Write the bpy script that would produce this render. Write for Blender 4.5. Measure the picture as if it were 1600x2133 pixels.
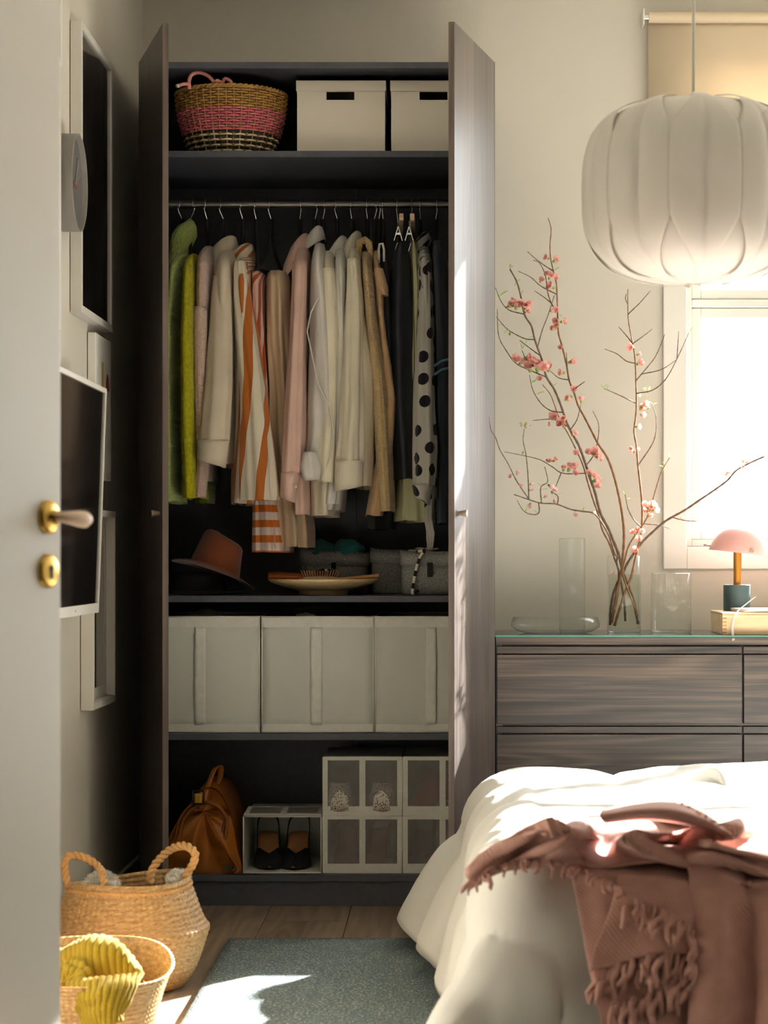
import bpy, bmesh, math, random
import numpy as np
from mathutils import Vector, Matrix, noise as mnoise

for o in list(bpy.data.objects):
    bpy.data.objects.remove(o, do_unlink=True)
SC = bpy.context.scene
COL = SC.collection
PI = math.pi
random.seed(7)

# ------------------------------------------------------------------ camera
F = 4749.0            # focal length in pixels of the 1600x2133 frame
VX, VY, H = 940.0, 1160.0, 0.981   # vanishing point in the frame, camera height
cd = bpy.data.cameras.new('camera')
cam = bpy.data.objects.new('camera', cd)
COL.objects.link(cam)
cam.location = (0, 0, H)
cam.rotation_euler = (PI / 2, 0, 0)
cd.sensor_width = 36.0
cd.sensor_fit = 'AUTO'
cd.lens = F / 2133.0 * 36.0
cd.shift_x = -(VX - 800.0) / 2133.0
cd.shift_y = (VY - 1066.5) / 2133.0
cd.clip_start = 0.05
cd.dof.use_dof = True
cd.dof.focus_distance = 6.45
cd.dof.aperture_fstop = 6.0
SC.camera = cam

# ------------------------------------------------------------------ light
vs = SC.view_settings
vs.view_transform = 'Standard'
vs.look = 'None'
vs.gamma = 1.0
vs.exposure = 2.1
vs.use_curve_mapping = False

w = bpy.data.worlds.new('world')
SC.world = w
w.use_nodes = True
bgn = w.node_tree.nodes['Background']
bgn.inputs[0].default_value = (0.95, 0.97, 1.0, 1)
bgn.inputs[1].default_value = 3.4

def light(name, kind, loc, target, energy, color, size=None, size_y=None, angle=None):
    d = bpy.data.lights.new(name, kind)
    d.energy = energy
    d.color = color
    if size:
        d.shape = 'RECTANGLE'; d.size = size; d.size_y = size_y
    if angle is not None:
        d.angle = angle
    o = bpy.data.objects.new(name, d)
    COL.objects.link(o)
    o.location = loc
    o.rotation_euler = (Vector(target) - Vector(loc)).to_track_quat('-Z', 'Y').to_euler()
    return o
SUN = Vector((0.72, 1.0, 0.60))
light('sun_offscreen', 'SUN', SUN * 10, (0, 0, 0), 15.0, (1.0, 0.96, 0.91), angle=math.radians(0.9))

# ------------------------------------------------------------------ helpers
def P(px, py, Y):
    return Vector(((px - VX) * Y / F, Y, H - (py - VY) * Y / F))
def X(px, Y): return (px - VX) * Y / F
def Z(py, Y): return H - (py - VY) * Y / F
def lin(c):
    return tuple(((v / 255.0) / 12.92 if v / 255.0 <= 0.04045 else ((v / 255.0 + 0.055) / 1.055) ** 2.4) for v in c)
def rgb(*c): return lin(c) + (1.0,)

class MB:
    """collects geometry for ONE mesh object"""
    def __init__(s):
        s.v = []; s.f = []; s.m = []; s.uv = {}
    def add(s, vs_, fs, mi=0, uvs=None):
        b = len(s.v)
        s.v += [tuple(p) for p in vs_]
        for k, f in enumerate(fs):
            s.f.append(tuple(i + b for i in f)); s.m.append(mi)
        if uvs is not None:
            for i, u in enumerate(uvs): s.uv[b + i] = u
        return s
    def box(s, x0, x1, y0, y1, z0, z1, mi=0):
        v = [(x0,y0,z0),(x1,y0,z0),(x1,y1,z0),(x0,y1,z0),(x0,y0,z1),(x1,y0,z1),(x1,y1,z1),(x0,y1,z1)]
        f = [(0,3,2,1),(4,5,6,7),(0,1,5,4),(1,2,6,5),(2,3,7,6),(3,0,4,7)]
        return s.add(v, f, mi)
    def obox(s, M, sx, sy, sz, mi=0):
        v = [M @ Vector((a*sx/2, b*sy/2, c*sz/2)) for c in (-1,1) for a, b in ((-1,-1),(1,-1),(1,1),(-1,1))]
        f = [(0,3,2,1),(4,5,6,7),(0,1,5,4),(1,2,6,5),(2,3,7,6),(3,0,4,7)]
        return s.add(v, f, mi)
    def loft(s, rings, cap0=False, cap1=False, closed=True, mi=0):
        n = len(rings[0]); R = len(rings)
        vs_ = []; uvs = []
        vlen = 0.0; prev = None
        for r in rings:
            if prev is not None:
                vlen += (Vector(r[0]) - Vector(prev[0])).length
            u = 0.0
            for i, p in enumerate(r):
                if i: u += (Vector(p) - Vector(r[i-1])).length
                vs_.append(tuple(p)); uvs.append((u, vlen))
            prev = r
        fs = []
        m = n if closed else n - 1
        for j in range(R - 1):
            for i in range(m):
                a = j*n + i; b = j*n + (i+1) % n
                fs.append((a, b, b + n, a + n))
        if cap0: fs.append(tuple(range(n))[::-1])
        if cap1: fs.append(tuple((R-1)*n + i for i in range(n)))
        return s.add(vs_, fs, mi, uvs)
    def grid(s, G, mi=0):
        """G: array rows x cols x 3, open sheet"""
        return s.loft([[Vector(p) for p in row] for row in G], closed=False, mi=mi)
    def tube(s, pts, rad, seg=8, caps=True, mi=0):
        pts = [Vector(p) for p in pts]
        n = len(pts)
        rr = rad if isinstance(rad, (list, tuple)) else [rad]*n
        tang = []
        for i in range(n):
            t = pts[min(i+1, n-1)] - pts[max(i-1, 0)]
            tang.append(t.normalized() if t.length > 1e-9 else Vector((0,0,1)))
        up = Vector((0,0,1)) if abs(tang[0].z) < 0.9 else Vector((1,0,0))
        a = tang[0].cross(up).normalized()
        rings = []
        for i in range(n):
            a = (a - tang[i]*a.dot(tang[i]))
            a = a.normalized() if a.length > 1e-6 else tang[i].orthogonal().normalized()
            b = tang[i].cross(a)
            rings.append([pts[i] + (a*math.cos(2*PI*k/seg) + b*math.sin(2*PI*k/seg))*rr[i] for k in range(seg)])
        return s.loft(rings, caps, caps, mi=mi)
    def lathe(s, prof, seg=32, c=(0,0,0), mi=0, M=None, cap0=False, cap1=False):
        rings = []
        for r, z in prof:
            ring = []
            for k in range(seg):
                p = Vector((r*math.cos(2*PI*k/seg), r*math.sin(2*PI*k/seg), z))
                if M is not None: p = M @ p
                ring.append(p + Vector(c))
            rings.append(ring)
        return s.loft(rings, cap0, cap1, mi=mi)
    def xform(s, M):
        s.v = [tuple(M @ Vector(p)) for p in s.v]
        return s

def link(name, mb, mats, parent=None, smooth=False, base=None, bevel=0, solid=0, subsurf=0, kind=None, auto=None):
    off = Vector((0,0,0))
    if parent is not None:
        off = Vector(parent['_o'])
    elif base is not None:
        off = Vector(base)
    else:
        a = np.array(mb.v)
        off = Vector(((a[:,0].min()+a[:,0].max())/2, (a[:,1].min()+a[:,1].max())/2, a[:,2].min()))
    me = bpy.data.meshes.new(name)
    me.from_pydata([tuple(Vector(p) - off) for p in mb.v], [], mb.f)
    if not isinstance(mats, (list, tuple)): mats = [mats]
    for m in mats: me.materials.append(m)
    if len(mats) > 1:
        me.polygons.foreach_set('material_index', mb.m)
    if mb.uv:
        ul = me.uv_layers.new(name='uv')
        for lp in me.loops:
            ul.data[lp.index].uv = mb.uv.get(lp.vertex_index, (0, 0))
    if smooth:
        me.polygons.foreach_set('use_smooth', [True]*len(me.polygons))
    me.update()
    o = bpy.data.objects.new(name, me)
    COL.objects.link(o)
    if parent is not None:
        o.parent = parent
    else:
        o.location = off
    o['_o'] = tuple(off)
    if solid:
        md = o.modifiers.new('solid', 'SOLIDIFY'); md.thickness = solid; md.offset = 0
    if bevel:
        md = o.modifiers.new('bevel', 'BEVEL'); md.width = bevel; md.segments = 2
        md.limit_method = 'ANGLE'; md.angle_limit = math.radians(40)
    if subsurf:
        md = o.modifiers.new('sub', 'SUBSURF'); md.levels = subsurf; md.render_levels = subsurf
    if auto:
        me.polygons.foreach_set('use_smooth', [True]*len(me.polygons))
        try:
            me.set_sharp_from_angle(angle=math.radians(auto))
        except Exception:
            pass
    if kind: o['kind'] = kind
    return o

def thing(name, label, cat, loc, group=None):
    o = bpy.data.objects.new(name, None)
    COL.objects.link(o)
    o.empty_display_size = 0.05
    o.location = loc
    o['_o'] = tuple(loc)
    o['label'] = label; o['category'] = cat
    if group: o['group'] = group
    return o
def tag(o, label, cat, group=None):
    o['label'] = label; o['category'] = cat
    if group: o['group'] = group
    return o
def struct(name, label=None, loc=(0,0,0)):
    o = bpy.data.objects.new(name, None)
    COL.objects.link(o); o.location = loc; o['_o'] = tuple(loc); o['kind'] = 'structure'
    if label: o['label'] = label
    return o
def bx(name, parent, mat, x0, x1, y0, y1, z0, z1, bevel=0.0, **k):
    return link(name, MB().box(x0,x1,y0,y1,z0,z1), mat, parent, bevel=bevel, **k)
def cat_rom(pts, n):
    """smooth resampling of a polyline (any dimension) to n points"""
    A = np.array([tuple(p) for p in pts], float)
    m = len(A)
    if m == 2:
        t = np.linspace(0, 1, n)[:, None]
        return A[0]*(1-t) + A[1]*t
    d = np.r_[0, np.cumsum(np.maximum(np.linalg.norm(np.diff(A, axis=0), axis=1), 1e-6))]
    Q = np.vstack([2*A[0]-A[1], A, 2*A[-1]-A[-2]])
    out = []
    for t in np.linspace(0, d[-1], n):
        i = min(max(np.searchsorted(d, t, 'right')-1, 0), m-2)
        u = (t - d[i])/(d[i+1]-d[i])
        p0, p1, p2, p3 = Q[i], Q[i+1], Q[i+2], Q[i+3]
        out.append(0.5*((2*p1) + (-p0+p2)*u + (2*p0-5*p1+4*p2-p3)*u*u + (-p0+3*p1-3*p2+p3)*u**3))
    return np.array(out)
def patch(ctrl, nr, nc):
    rows = [cat_rom(r, nc) for r in ctrl]
    R = np.array(rows)
    return np.stack([cat_rom(R[:, j, :], nr) for j in range(nc)], axis=1)
def lerp_prof(prof, t):
    xs = [p[0] for p in prof]
    return [np.interp(t, xs, [p[k] for p in prof]) for k in range(1, len(prof[0]))]
def nz(x, y, z=0.0): return mnoise.noise(Vector((x, y, z)))

# ------------------------------------------------------------------ materials
def newmat(name):
    m = bpy.data.materials.new(name); m.use_nodes = True
    nt = m.node_tree
    return m, nt, nt.nodes['Principled BSDF']
def coords(nt, kind='Object', scale=(1,1,1), rot=(0,0,0)):
    tc = nt.nodes.new('ShaderNodeTexCoord')
    mp = nt.nodes.new('ShaderNodeMapping')
    mp.inputs['Scale'].default_value = scale
    mp.inputs['Rotation'].default_value = rot
    nt.links.new(tc.outputs[kind], mp.inputs[0])
    return mp.outputs[0]
def ramp(nt, fac, stops):
    r = nt.nodes.new('ShaderNodeValToRGB')
    cr = r.color_ramp
    while len(cr.elements) > 1: cr.elements.remove(cr.elements[-1])
    cr.elements[0].position = stops[0][0]; cr.elements[0].color = stops[0][1]
    for p, c in stops[1:]:
        e = cr.elements.new(p); e.color = c
    nt.links.new(fac, r.inputs[0])
    return r.outputs[0]
def bump(nt, b, height, strength=0.3, dist=0.01):
    n = nt.nodes.new('ShaderNodeBump')
    n.inputs['Strength'].default_value = strength
    n.inputs['Distance'].default_value = dist
    nt.links.new(height, n.inputs['Height'])
    nt.links.new(n.outputs[0], b.inputs['Normal'])
def noise_tex(nt, vec, scale, detail=4, rough=0.5):
    n = nt.nodes.new('ShaderNodeTexNoise')
    n.inputs['Scale'].default_value = scale
    n.inputs['Detail'].default_value = detail
    n.inputs['Roughness'].default_value = rough
    if vec is not None: nt.links.new(vec, n.inputs['Vector'])
    return n.outputs[0]
def wave_tex(nt, vec, scale, axis='X', dist=0.0, kind='SIN'):
    n = nt.nodes.new('ShaderNodeTexWave')
    n.bands_direction = axis; n.wave_profile = kind
    n.inputs['Scale'].default_value = scale
    n.inputs['Distortion'].default_value = dist
    nt.links.new(vec, n.inputs['Vector'])
    return n.outputs[1]
def math_n(nt, op, a, b=None):
    n = nt.nodes.new('ShaderNodeMath'); n.operation = op
    for i, v in enumerate((a, b)):
        if v is None: continue
        if isinstance(v, (int, float)): n.inputs[i].default_value = v
        else: nt.links.new(v, n.inputs[i])
    return n.outputs[0]
def mixc(nt, fac, a, b):
    n = nt.nodes.new('ShaderNodeMix'); n.data_type = 'RGBA'
    for sock, v in ((n.inputs[0], fac), (n.inputs[6], a), (n.inputs[7], b)):
        if isinstance(v, (int, float)): sock.default_value = v
        elif isinstance(v, tuple): sock.default_value = v
        else: nt.links.new(v, sock)
    return n.outputs[2]

def plain(name, c, rough=0.5, metal=0.0, vary=0.06, vscale=6.0, bmp=0.0, bscale=200.0, spec=None, sheen=0.0, trans=0.0, alpha=None):
    m, nt, b = newmat(name)
    col = rgb(*c)
    vec = coords(nt)
    nf = noise_tex(nt, vec, vscale, 3)
    lo = tuple(x*(1-vary) for x in col[:3]) + (1,)
    hi = tuple(min(1, x*(1+vary)) for x in col[:3]) + (1,)
    nt.links.new(ramp(nt, nf, [(0.3, lo), (0.7, hi)]), b.inputs['Base Color'])
    b.inputs['Roughness'].default_value = rough
    b.inputs['Metallic'].default_value = metal
    if spec is not None: b.inputs['Specular IOR Level'].default_value = spec
    if sheen: b.inputs['Sheen Weight'].default_value = sheen
    if bmp:
        bump(nt, b, noise_tex(nt, vec, bscale, 2), bmp, 0.002)
    return m
def cloth(name, c, weave=900.0, bmp=0.25, rough=0.9, vary=0.07, wr=0.25, translucent=0.0, wscale=7.0):
    m, nt, b = newmat(name)
    col = rgb(*c)
    vec = coords(nt)
    nf = noise_tex(nt, vec, 9.0, 4)
    lo = tuple(x*(1-vary) for x in col[:3]) + (1,)
    hi = tuple(min(1, x*(1+vary)) for x in col[:3]) + (1,)
    nt.links.new(ramp(nt, nf, [(0.3, lo), (0.7, hi)]), b.inputs['Base Color'])
    b.inputs['Roughness'].default_value = rough
    b.inputs['Specular IOR Level'].default_value = 0.2
    b.inputs['Sheen Weight'].default_value = 0.15
    wr_n = noise_tex(nt, coords(nt, scale=(1, 1, 0.35)), wscale*3, 3)
    fine = noise_tex(nt, vec, weave, 1)
    h = math_n(nt, 'ADD', math_n(nt, 'MULTIPLY', wr_n, wr*4), math_n(nt, 'MULTIPLY', fine, bmp))
    bump(nt, b, h, 0.6, 0.008)
    if translucent:
        tr = nt.nodes.new('ShaderNodeBsdfTranslucent'); tr.inputs[0].default_value = col
        mx = nt.nodes.new('ShaderNodeMixShader'); mx.inputs[0].default_value = translucent
        nt.links.new(b.outputs[0], mx.inputs[1]); nt.links.new(tr.outputs[0], mx.inputs[2])
        nt.links.new(mx.outputs[0], nt.nodes['Material Output'].inputs[0])
    return m
def knit(name, c, c2, su, sv, depth=0.004, rough=0.95, rib_only=False):
    """knitted stitches in uv metres: su stitches, sv courses per metre"""
    m, nt, b = newmat(name)
    uv = coords(nt, 'UV', scale=(1,1,1))
    sep = nt.nodes.new('ShaderNodeSeparateXYZ'); nt.links.new(uv, sep.inputs[0])
    a = math_n(nt, 'SINE', math_n(nt, 'MULTIPLY', sep.outputs[0], su*2*PI))
    a = math_n(nt, 'ABSOLUTE', a)
    # V shaped stitches: courses shifted by the column position
    cshift = math_n(nt, 'MULTIPLY', a, 1.6)
    d = math_n(nt, 'SINE', math_n(nt, 'ADD', math_n(nt, 'MULTIPLY', sep.outputs[1], sv*2*PI), cshift))
    d = math_n(nt, 'ADD', math_n(nt, 'MULTIPLY', d, 0.5), 0.5)
    h = a if rib_only else math_n(nt, 'MULTIPLY', math_n(nt, 'POWER', a, 0.6), math_n(nt, 'ADD', math_n(nt, 'MULTIPLY', d, 0.7), 0.3))
    mid_ = tuple(0.25*q + 0.75*p for p, q in zip(c, c2))
    nt.links.new(ramp(nt, noise_tex(nt, coords(nt), 40, 2), [(0.3, rgb(*[v*0.96 for v in mid_])), (0.7, rgb(*mid_))]), b.inputs['Base Color'])
    b.inputs['Roughness'].default_value = rough
    b.inputs['Specular IOR Level'].default_value = 0.15
    b.inputs['Sheen Weight'].default_value = 0.3
    bump(nt, b, h, 0.8, depth)
    return m
def wood(name, dark, mid, light_, axis=0, across=26.0, along=1.6, rough=0.4, bmp=0.1, warp=2.2):
    m, nt, b = newmat(name)
    sc = [across]*3; sc[axis] = along
    tc = nt.nodes.new('ShaderNodeTexCoord')
    oi = nt.nodes.new('ShaderNodeObjectInfo')
    add = nt.nodes.new('ShaderNodeVectorMath'); add.operation = 'ADD'
    rv = nt.nodes.new('ShaderNodeVectorMath'); rv.operation = 'SCALE'
    rv.inputs[0].default_value = (7.3, 3.1, 5.7)
    nt.links.new(oi.outputs['Random'], rv.inputs['Scale'])
    nt.links.new(tc.outputs['Object'], add.inputs[0]); nt.links.new(rv.outputs[0], add.inputs[1])
    mp = nt.nodes.new('ShaderNodeMapping'); mp.inputs['Scale'].default_value = sc
    nt.links.new(add.outputs[0], mp.inputs[0])
    s2 = [7.0]*3; s2[axis] = 0.55
    mp2 = nt.nodes.new('ShaderNodeMapping'); mp2.inputs['Scale'].default_value = s2
    nt.links.new(add.outputs[0], mp2.inputs[0])
    big = noise_tex(nt, mp2.outputs[0], 1.0, 2, 0.45)
    wv = nt.nodes.new('ShaderNodeTexNoise'); wv.inputs['Scale'].default_value = 1.0
    wv.inputs['Detail'].default_value = 6; wv.inputs['Distortion'].default_value = 0.5
    nt.links.new(mp.outputs[0], wv.inputs['Vector'])
    rings = math_n(nt, 'SINE', math_n(nt, 'MULTIPLY', big, 75.0))
    f = math_n(nt, 'ADD', math_n(nt, 'MULTIPLY', rings, 0.055), math_n(nt, 'ADD', math_n(nt, 'MULTIPLY', wv.outputs[0], 0.55), math_n(nt, 'MULTIPLY', big, 0.45)))
    nt.links.new(ramp(nt, f, [(0.32, rgb(*dark)), (0.5, rgb(*mid)), (0.68, rgb(*light_))]), b.inputs['Base Color'])
    b.inputs['Roughness'].default_value = rough
    bump(nt, b, f, bmp, 0.002)
    return m
def thin_glass(name, tint=(0.975, 0.992, 0.985), gloss=1.0, edge=None):
    """clear glass as a thin wall: fresnel mix of see-through and mirror"""
    m, nt, b = newmat(name)
    nt.nodes.remove(b)
    t = nt.nodes.new('ShaderNodeBsdfTransparent'); t.inputs[0].default_value = tint + (1,)
    g = nt.nodes.new('ShaderNodeBsdfGlossy'); g.inputs['Roughness'].default_value = 0.02
    lw = nt.nodes.new('ShaderNodeLayerWeight'); lw.inputs[0].default_value = 0.5
    mx = nt.nodes.new('ShaderNodeMixShader')
    k = math_n(nt, 'ADD', math_n(nt, 'MULTIPLY', math_n(nt, 'POWER', lw.outputs['Facing'], 3.5), 0.75*gloss), 0.02*gloss)
    nt.links.new(k, mx.inputs[0])
    nt.links.new(t.outputs[0], mx.inputs[1]); nt.links.new(g.outputs[0], mx.inputs[2])
    nt.links.new(mx.outputs[0], nt.nodes['Material Output'].inputs[0])
    return m
def mesh_fabric(name, c, alpha):
    m, nt, b = newmat(name)
    b.inputs['Base Color'].default_value = rgb(*c)
    b.inputs['Roughness'].default_value = 0.8
    t = nt.nodes.new('ShaderNodeBsdfTransparent')
    mx = nt.nodes.new('ShaderNodeMixShader')
    vec = coords(nt)
    mx.inputs[0].default_value = alpha
    nt.links.new(math_n(nt, 'ADD', math_n(nt, 'MULTIPLY', noise_tex(nt, vec, 25, 2), 0.12), alpha - 0.06), mx.inputs[0])
    nt.links.new(t.outputs[0], mx.inputs[1]); nt.links.new(b.outputs[0], mx.inputs[2])
    nt.links.new(mx.outputs[0], nt.nodes['Material Output'].inputs[0])
    return m

MT = {}
MT['wall'] = plain('wall_paint', (207, 201, 189), 0.75, vary=0.02, vscale=2, bmp=0.05, bscale=120)
MT['ceil'] = plain('ceiling_paint', (222, 216, 204), 0.8, vary=0.02)
MT['trim'] = plain('white_trim_paint', (226, 223, 216), 0.4, vary=0.02)
MT['doorpaint'] = plain('door_paint', (226, 223, 215), 0.42, vary=0.02, vscale=3)
MT['frame_int'] = plain('wardrobe_interior_foil', (74, 77, 86), 0.5, vary=0.12, vscale=60, bmp=0.03, bscale=400)
MT['walnut_v'] = wood('walnut_foil_upright', (52, 46, 47), (78, 68, 64), (104, 90, 80), axis=2, across=60, along=0.7, rough=0.33)
MT['walnut_h'] = wood('walnut_foil_level', (36, 33, 33), (70, 60, 55), (112, 94, 80), axis=0, across=120, along=2.4, rough=0.38)
MT['edge'] = wood('walnut_edge', (70, 58, 54), (96, 82, 75), (118, 102, 92), axis=2, across=60, along=1.5, rough=0.45)
MT['oak'] = wood('oak_floor', (120, 103, 86), (150, 130, 110), (172, 152, 130), axis=1, across=40, along=1.6, rough=0.45, bmp=0.15)
MT['brass'] = plain('brass', (205, 170, 92), 0.28, metal=1.0, vary=0.05)
MT['steel'] = plain('chrome', (215, 215, 218), 0.16, metal=1.0, vary=0.03)
MT['rail'] = plain('rail_steel', (120, 120, 118), 0.3, metal=0.9, vary=0.05)
MT['black'] = plain('black_flock', (22, 23, 28), 0.8, vary=0.15, bmp=0.1, bscale=900)
MT['blackplastic'] = plain('black_plastic', (18, 18, 20), 0.3, vary=0.1)
MT['knobwood'] = wood('birch_knob', (205, 175, 140), (226, 200, 168), (238, 216, 188), axis=0, across=60, along=6, rough=0.4)
MT['glass'] = thin_glass('clear_glass')
MT['pane'] = thin_glass('window_glass', (0.96, 0.98, 0.98), 0.6)
# ================================================================== room
XL, XR, YB, YF, ZC = -0.948, 3.60, 7.0, -3.6, 2.80
WT = 0.16
# floor: joists below, planks as parts
fl = struct('floor', 'oak plank floor')
link('subfloor', MB().box(XL-WT, XR+WT, YF-WT, YB+WT, -0.06, -0.016), MT['oak'], fl)
pw, seam = 0.225, -0.505
k0 = int(math.floor((XL - seam)/pw)); x = seam + k0*pw
pi_ = 0
plank_mesh = {}
while x < XR:
    y = YF - (pi_*0.83) % 1.9
    while y < YB:
        xa, xb = max(x, XL) + 0.0012, min(x+pw, XR) - 0.0012
        ya, yb = max(y, YF) + 0.0008, min(y+1.9, YB) - 0.0008
        if xb - xa > 0.01 and yb - ya > 0.02:
            bx('plank', fl, MT['oak'], xa, xb, ya, yb, -0.016, 0.0)
        y += 1.9
    x += pw; pi_ += 1

def wall_x(name, X0, X1, holes, ya, yb):
    """wall in the YZ plane with one rectangular opening (y0,y1,z0,z1)"""
    mb = MB()
    if not holes:
        mb.box(X0, X1, ya, yb, 0, ZC)
    else:
        a, b, c, d = holes
        mb.box(X0, X1, ya, a, 0, ZC); mb.box(X0, X1, b, yb, 0, ZC)
        mb.box(X0, X1, a, b, 0, c); mb.box(X0, X1, a, b, d, ZC)
    o = link(name, mb, MT['wall']); o['kind'] = 'structure'; return o
def wall_y(name, Y0, Y1, holes, xa, xb):
    mb = MB()
    a, b, c, d = holes
    mb.box(xa, a, Y0, Y1, 0, ZC); mb.box(b, xb, Y0, Y1, 0, ZC)
    mb.box(a, b, Y0, Y1, 0, c); mb.box(a, b, Y0, Y1, d, ZC)
    o = link(name, mb, MT['wall']); o['kind'] = 'structure'; return o
W1 = (0.722, 3.30, 1.012, 2.47)
wall_y('wall_back', YB, YB+WT, W1, XL-WT, XR+WT)
wall_x('wall_left', XL-WT, XL, None, YF, YB)
wall_x('wall_right', XR, XR+WT, None, YF, YB)
# unseen wall added to block light from the hall where the camera stands (opening runs from the left wall to x = 0.95)
mb = MB().box(0.95, XR, 2.60, 2.72, 0, ZC).box(XL, 0.95, 2.60, 2.72, 1.97, ZC)
o = link('wall_front_added', mb, MT['wall']); o['kind'] = 'structure'
o = link('wall_hall', MB().box(XL-WT, XR+WT, YF-WT, YF, 0, ZC), MT['wall']); o['kind'] = 'structure'
o = link('ceiling', MB().box(XL-WT, XR+WT, YF-WT, YB+WT, ZC, ZC+0.1), MT['ceil']); o['kind'] = 'structure'
def base(name, x0, x1, y0, y1):
    o = link(name, MB().box(x0, x1, y0, y1, 0.0, 0.082), MT['wall'], bevel=0.004); o['kind'] = 'structure'
base('baseboard_left', XL, XL+0.014, 2.85, YB)
base('baseboard_back', XL+0.014, XR, YB-0.014, YB)
base('baseboard_right', XR-0.014, XR, YF, YB-0.014)

# window_1: trim boards, frame, sashes and panes
w1 = struct('window_1', 'white casement window with wide painted trim boards', (1.38, YB, 0.94))
a, b, c, d = W1
ty0, ty1 = YB-0.016, YB
bx('trim_board', w1, MT['trim'], a-0.072, a, ty0, ty1, c-0.068, d+0.07, 0.003)
bx('trim_board', w1, MT['trim'], b, b+0.072, ty0, ty1, c-0.068, d+0.07, 0.003)
bx('trim_board', w1, MT['trim'], a, b, ty0, ty1, c-0.068, c, 0.003)
bx('trim_board', w1, MT['trim'], a, b, ty0, ty1, d, d+0.07, 0.003)
fy0, fy1 = YB+0.05, YB+0.12
mb = MB().box(a, a+0.022, fy0, fy1, c, d).box(b-0.022, b, fy0, fy1, c, d).box(a+0.022, b-0.022, fy0, fy1, c, c+0.022).box(a+0.022, b-0.022, fy0, fy1, d-0.022, d)
zt = 1.765
mb.box(a+0.022, b-0.022, fy0, fy1, zt-0.012, zt+0.012)
link('window_frame', mb, MT['trim'], w1, bevel=0.003)
m1_, m2_ = a+0.022+(b-a-0.044)/3, a+0.022+2*(b-a-0.044)/3
for (sx0, sx1) in ((a+0.022, m1_-0.004), (m1_+0.004, m2_-0.004), (m2_+0.004, b-0.022)):
    for (sz0, sz1) in ((c+0.022, zt-0.014), (zt+0.014, d-0.022)):
        t = 0.030
        mb = MB().box(sx0, sx0+t, fy0+0.01, fy1-0.015, sz0, sz1).box(sx1-t, sx1, fy0+0.01, fy1-0.015, sz0, sz1)
        mb.box(sx0+t, sx1-t, fy0+0.01, fy1-0.015, sz0, sz0+t).box(sx0+t, sx1-t, fy0+0.01, fy1-0.015, sz1-t, sz1)
        sa = link('sash', mb, MT['trim'], w1, bevel=0.003)
        bx('pane', sa, MT['pane'], sx0+t, sx1-t, fy0+0.03, fy0+0.034, sz0+t, sz1-t)
# street outside
MT['facade'] = plain('pale_render', (170, 168, 166), 0.8, vary=0.03, vscale=0.6)
MT['facade2'] = plain('warm_render', (176, 160, 152), 0.8, vary=0.05, vscale=0.6)
MT['winout'] = plain('far_window_glass', (146, 150, 156), 0.3, vary=0.1)
MT['roof'] = plain('far_roof_tiles', (172, 140, 130), 0.8, vary=0.1)
MT['street'] = plain('street_ground', (190, 189, 186), 0.9, vary=0.05)
o = link('street_ground', MB().box(-30, 60, 8.2, 90, -3.2, -3.0), MT['street']); o['kind'] = 'structure'
def house(label, x0, x1, y0, y1, z1, wall, cols, rows, group=None):
    h = thing('far_building', label, 'building', ((x0+x1)/2, (y0+y1)/2, -3.0))
    bx('walls', h, wall, x0, x1, y0, y1, -3.0, z1)
    bx('roof', h, MT['roof'], x0-0.2, x1+0.2, y0-0.2, y1+0.2, z1, z1+0.5)
    dx = (x1-x0)/cols; dz = (z1+3.0)/rows
    for i in range(cols):
        for j in range(rows):
            cx, cz = x0+dx*(i+0.5), -3.0+dz*(j+0.5)
            f = bx('window', h, MT['trim'], cx-dx*0.24, cx+dx*0.24, y0-0.06, y0+0.02, cz-dz*0.28, cz+dz*0.28)
            bx('pane', f, MT['winout'], cx-dx*0.2, cx+dx*0.2, y0-0.08, y0-0.061, cz-dz*0.24, cz+dz*0.24)
house('pale house across the street with grey windows', 2.2, 5.6, 29.0, 36, 3.1, MT['facade'], 3, 3)
house('warm pinkish house across the street behind the pale one', 3.2, 8.5, 40.0, 47, 5.2, MT['facade2'], 4, 4)

# ================================================================== open white door (left)
dd = Vector((0.41, 0.91, 0)).normalized()
hinge = Vector((X(127, 3.5) - dd.x*0.80, 3.5 - dd.y*0.80, 0))
dn = Vector((dd.y, -dd.x, 0))
dth, dw, dh = 0.04, 0.80, 1.96
DM = Matrix(((dd.x, dn.x, 0, hinge.x), (dd.y, dn.y, 0, hinge.y), (0, 0, 1, 0.006), (0, 0, 0, 1)))
door = struct('door_1', 'white painted door standing open with a brass and wood handle', tuple(hinge))
def dbox(x0, x1, y0, y1, z0, z1): return MB().box(x0, x1, y0, y1, z0, z1).xform(DM)
link('door_leaf', dbox(0, dw, -dth, 0, 0, dh), MT['doorpaint'], door, bevel=0.003)
hy = Z(1085, 3.45); hx = dw - 0.036
MT['handlewood'] = plain('pale_handle_wood', (236, 206, 180), 0.4, vary=0.06, vscale=20)
Rd = Matrix.Rotation(-PI/2, 4, 'X')   # lathe axis z -> +y (door normal)
mb = MB().lathe([(0.0, 0.009), (0.020, 0.009), (0.0255, 0.006), (0.026, 0.0)], 32, M=Rd, c=(hx, 0, hy)).xform(DM)
link('rosette', mb, MT['brass'], door, smooth=True)
mb = MB().lathe([(0.0, 0.007), (0.020, 0.007), (0.0255, 0.005), (0.026, 0.0)], 32, M=Rd, c=(hx, 0, hy-0.082)).xform(DM)
esc = link('keyhole_plate', mb, MT['brass'], door, smooth=True)
mb = MB().box(hx-0.003, hx+0.003, 0.006, 0.0085, hy-0.094, hy-0.078).lathe([(0.0, 0.0088), (0.005, 0.0088), (0.005, 0.006)], 12, M=Rd, c=(hx, 0, hy-0.078)).xform(DM)
link('keyhole', mb, MT['blackplastic'], esc)
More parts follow.
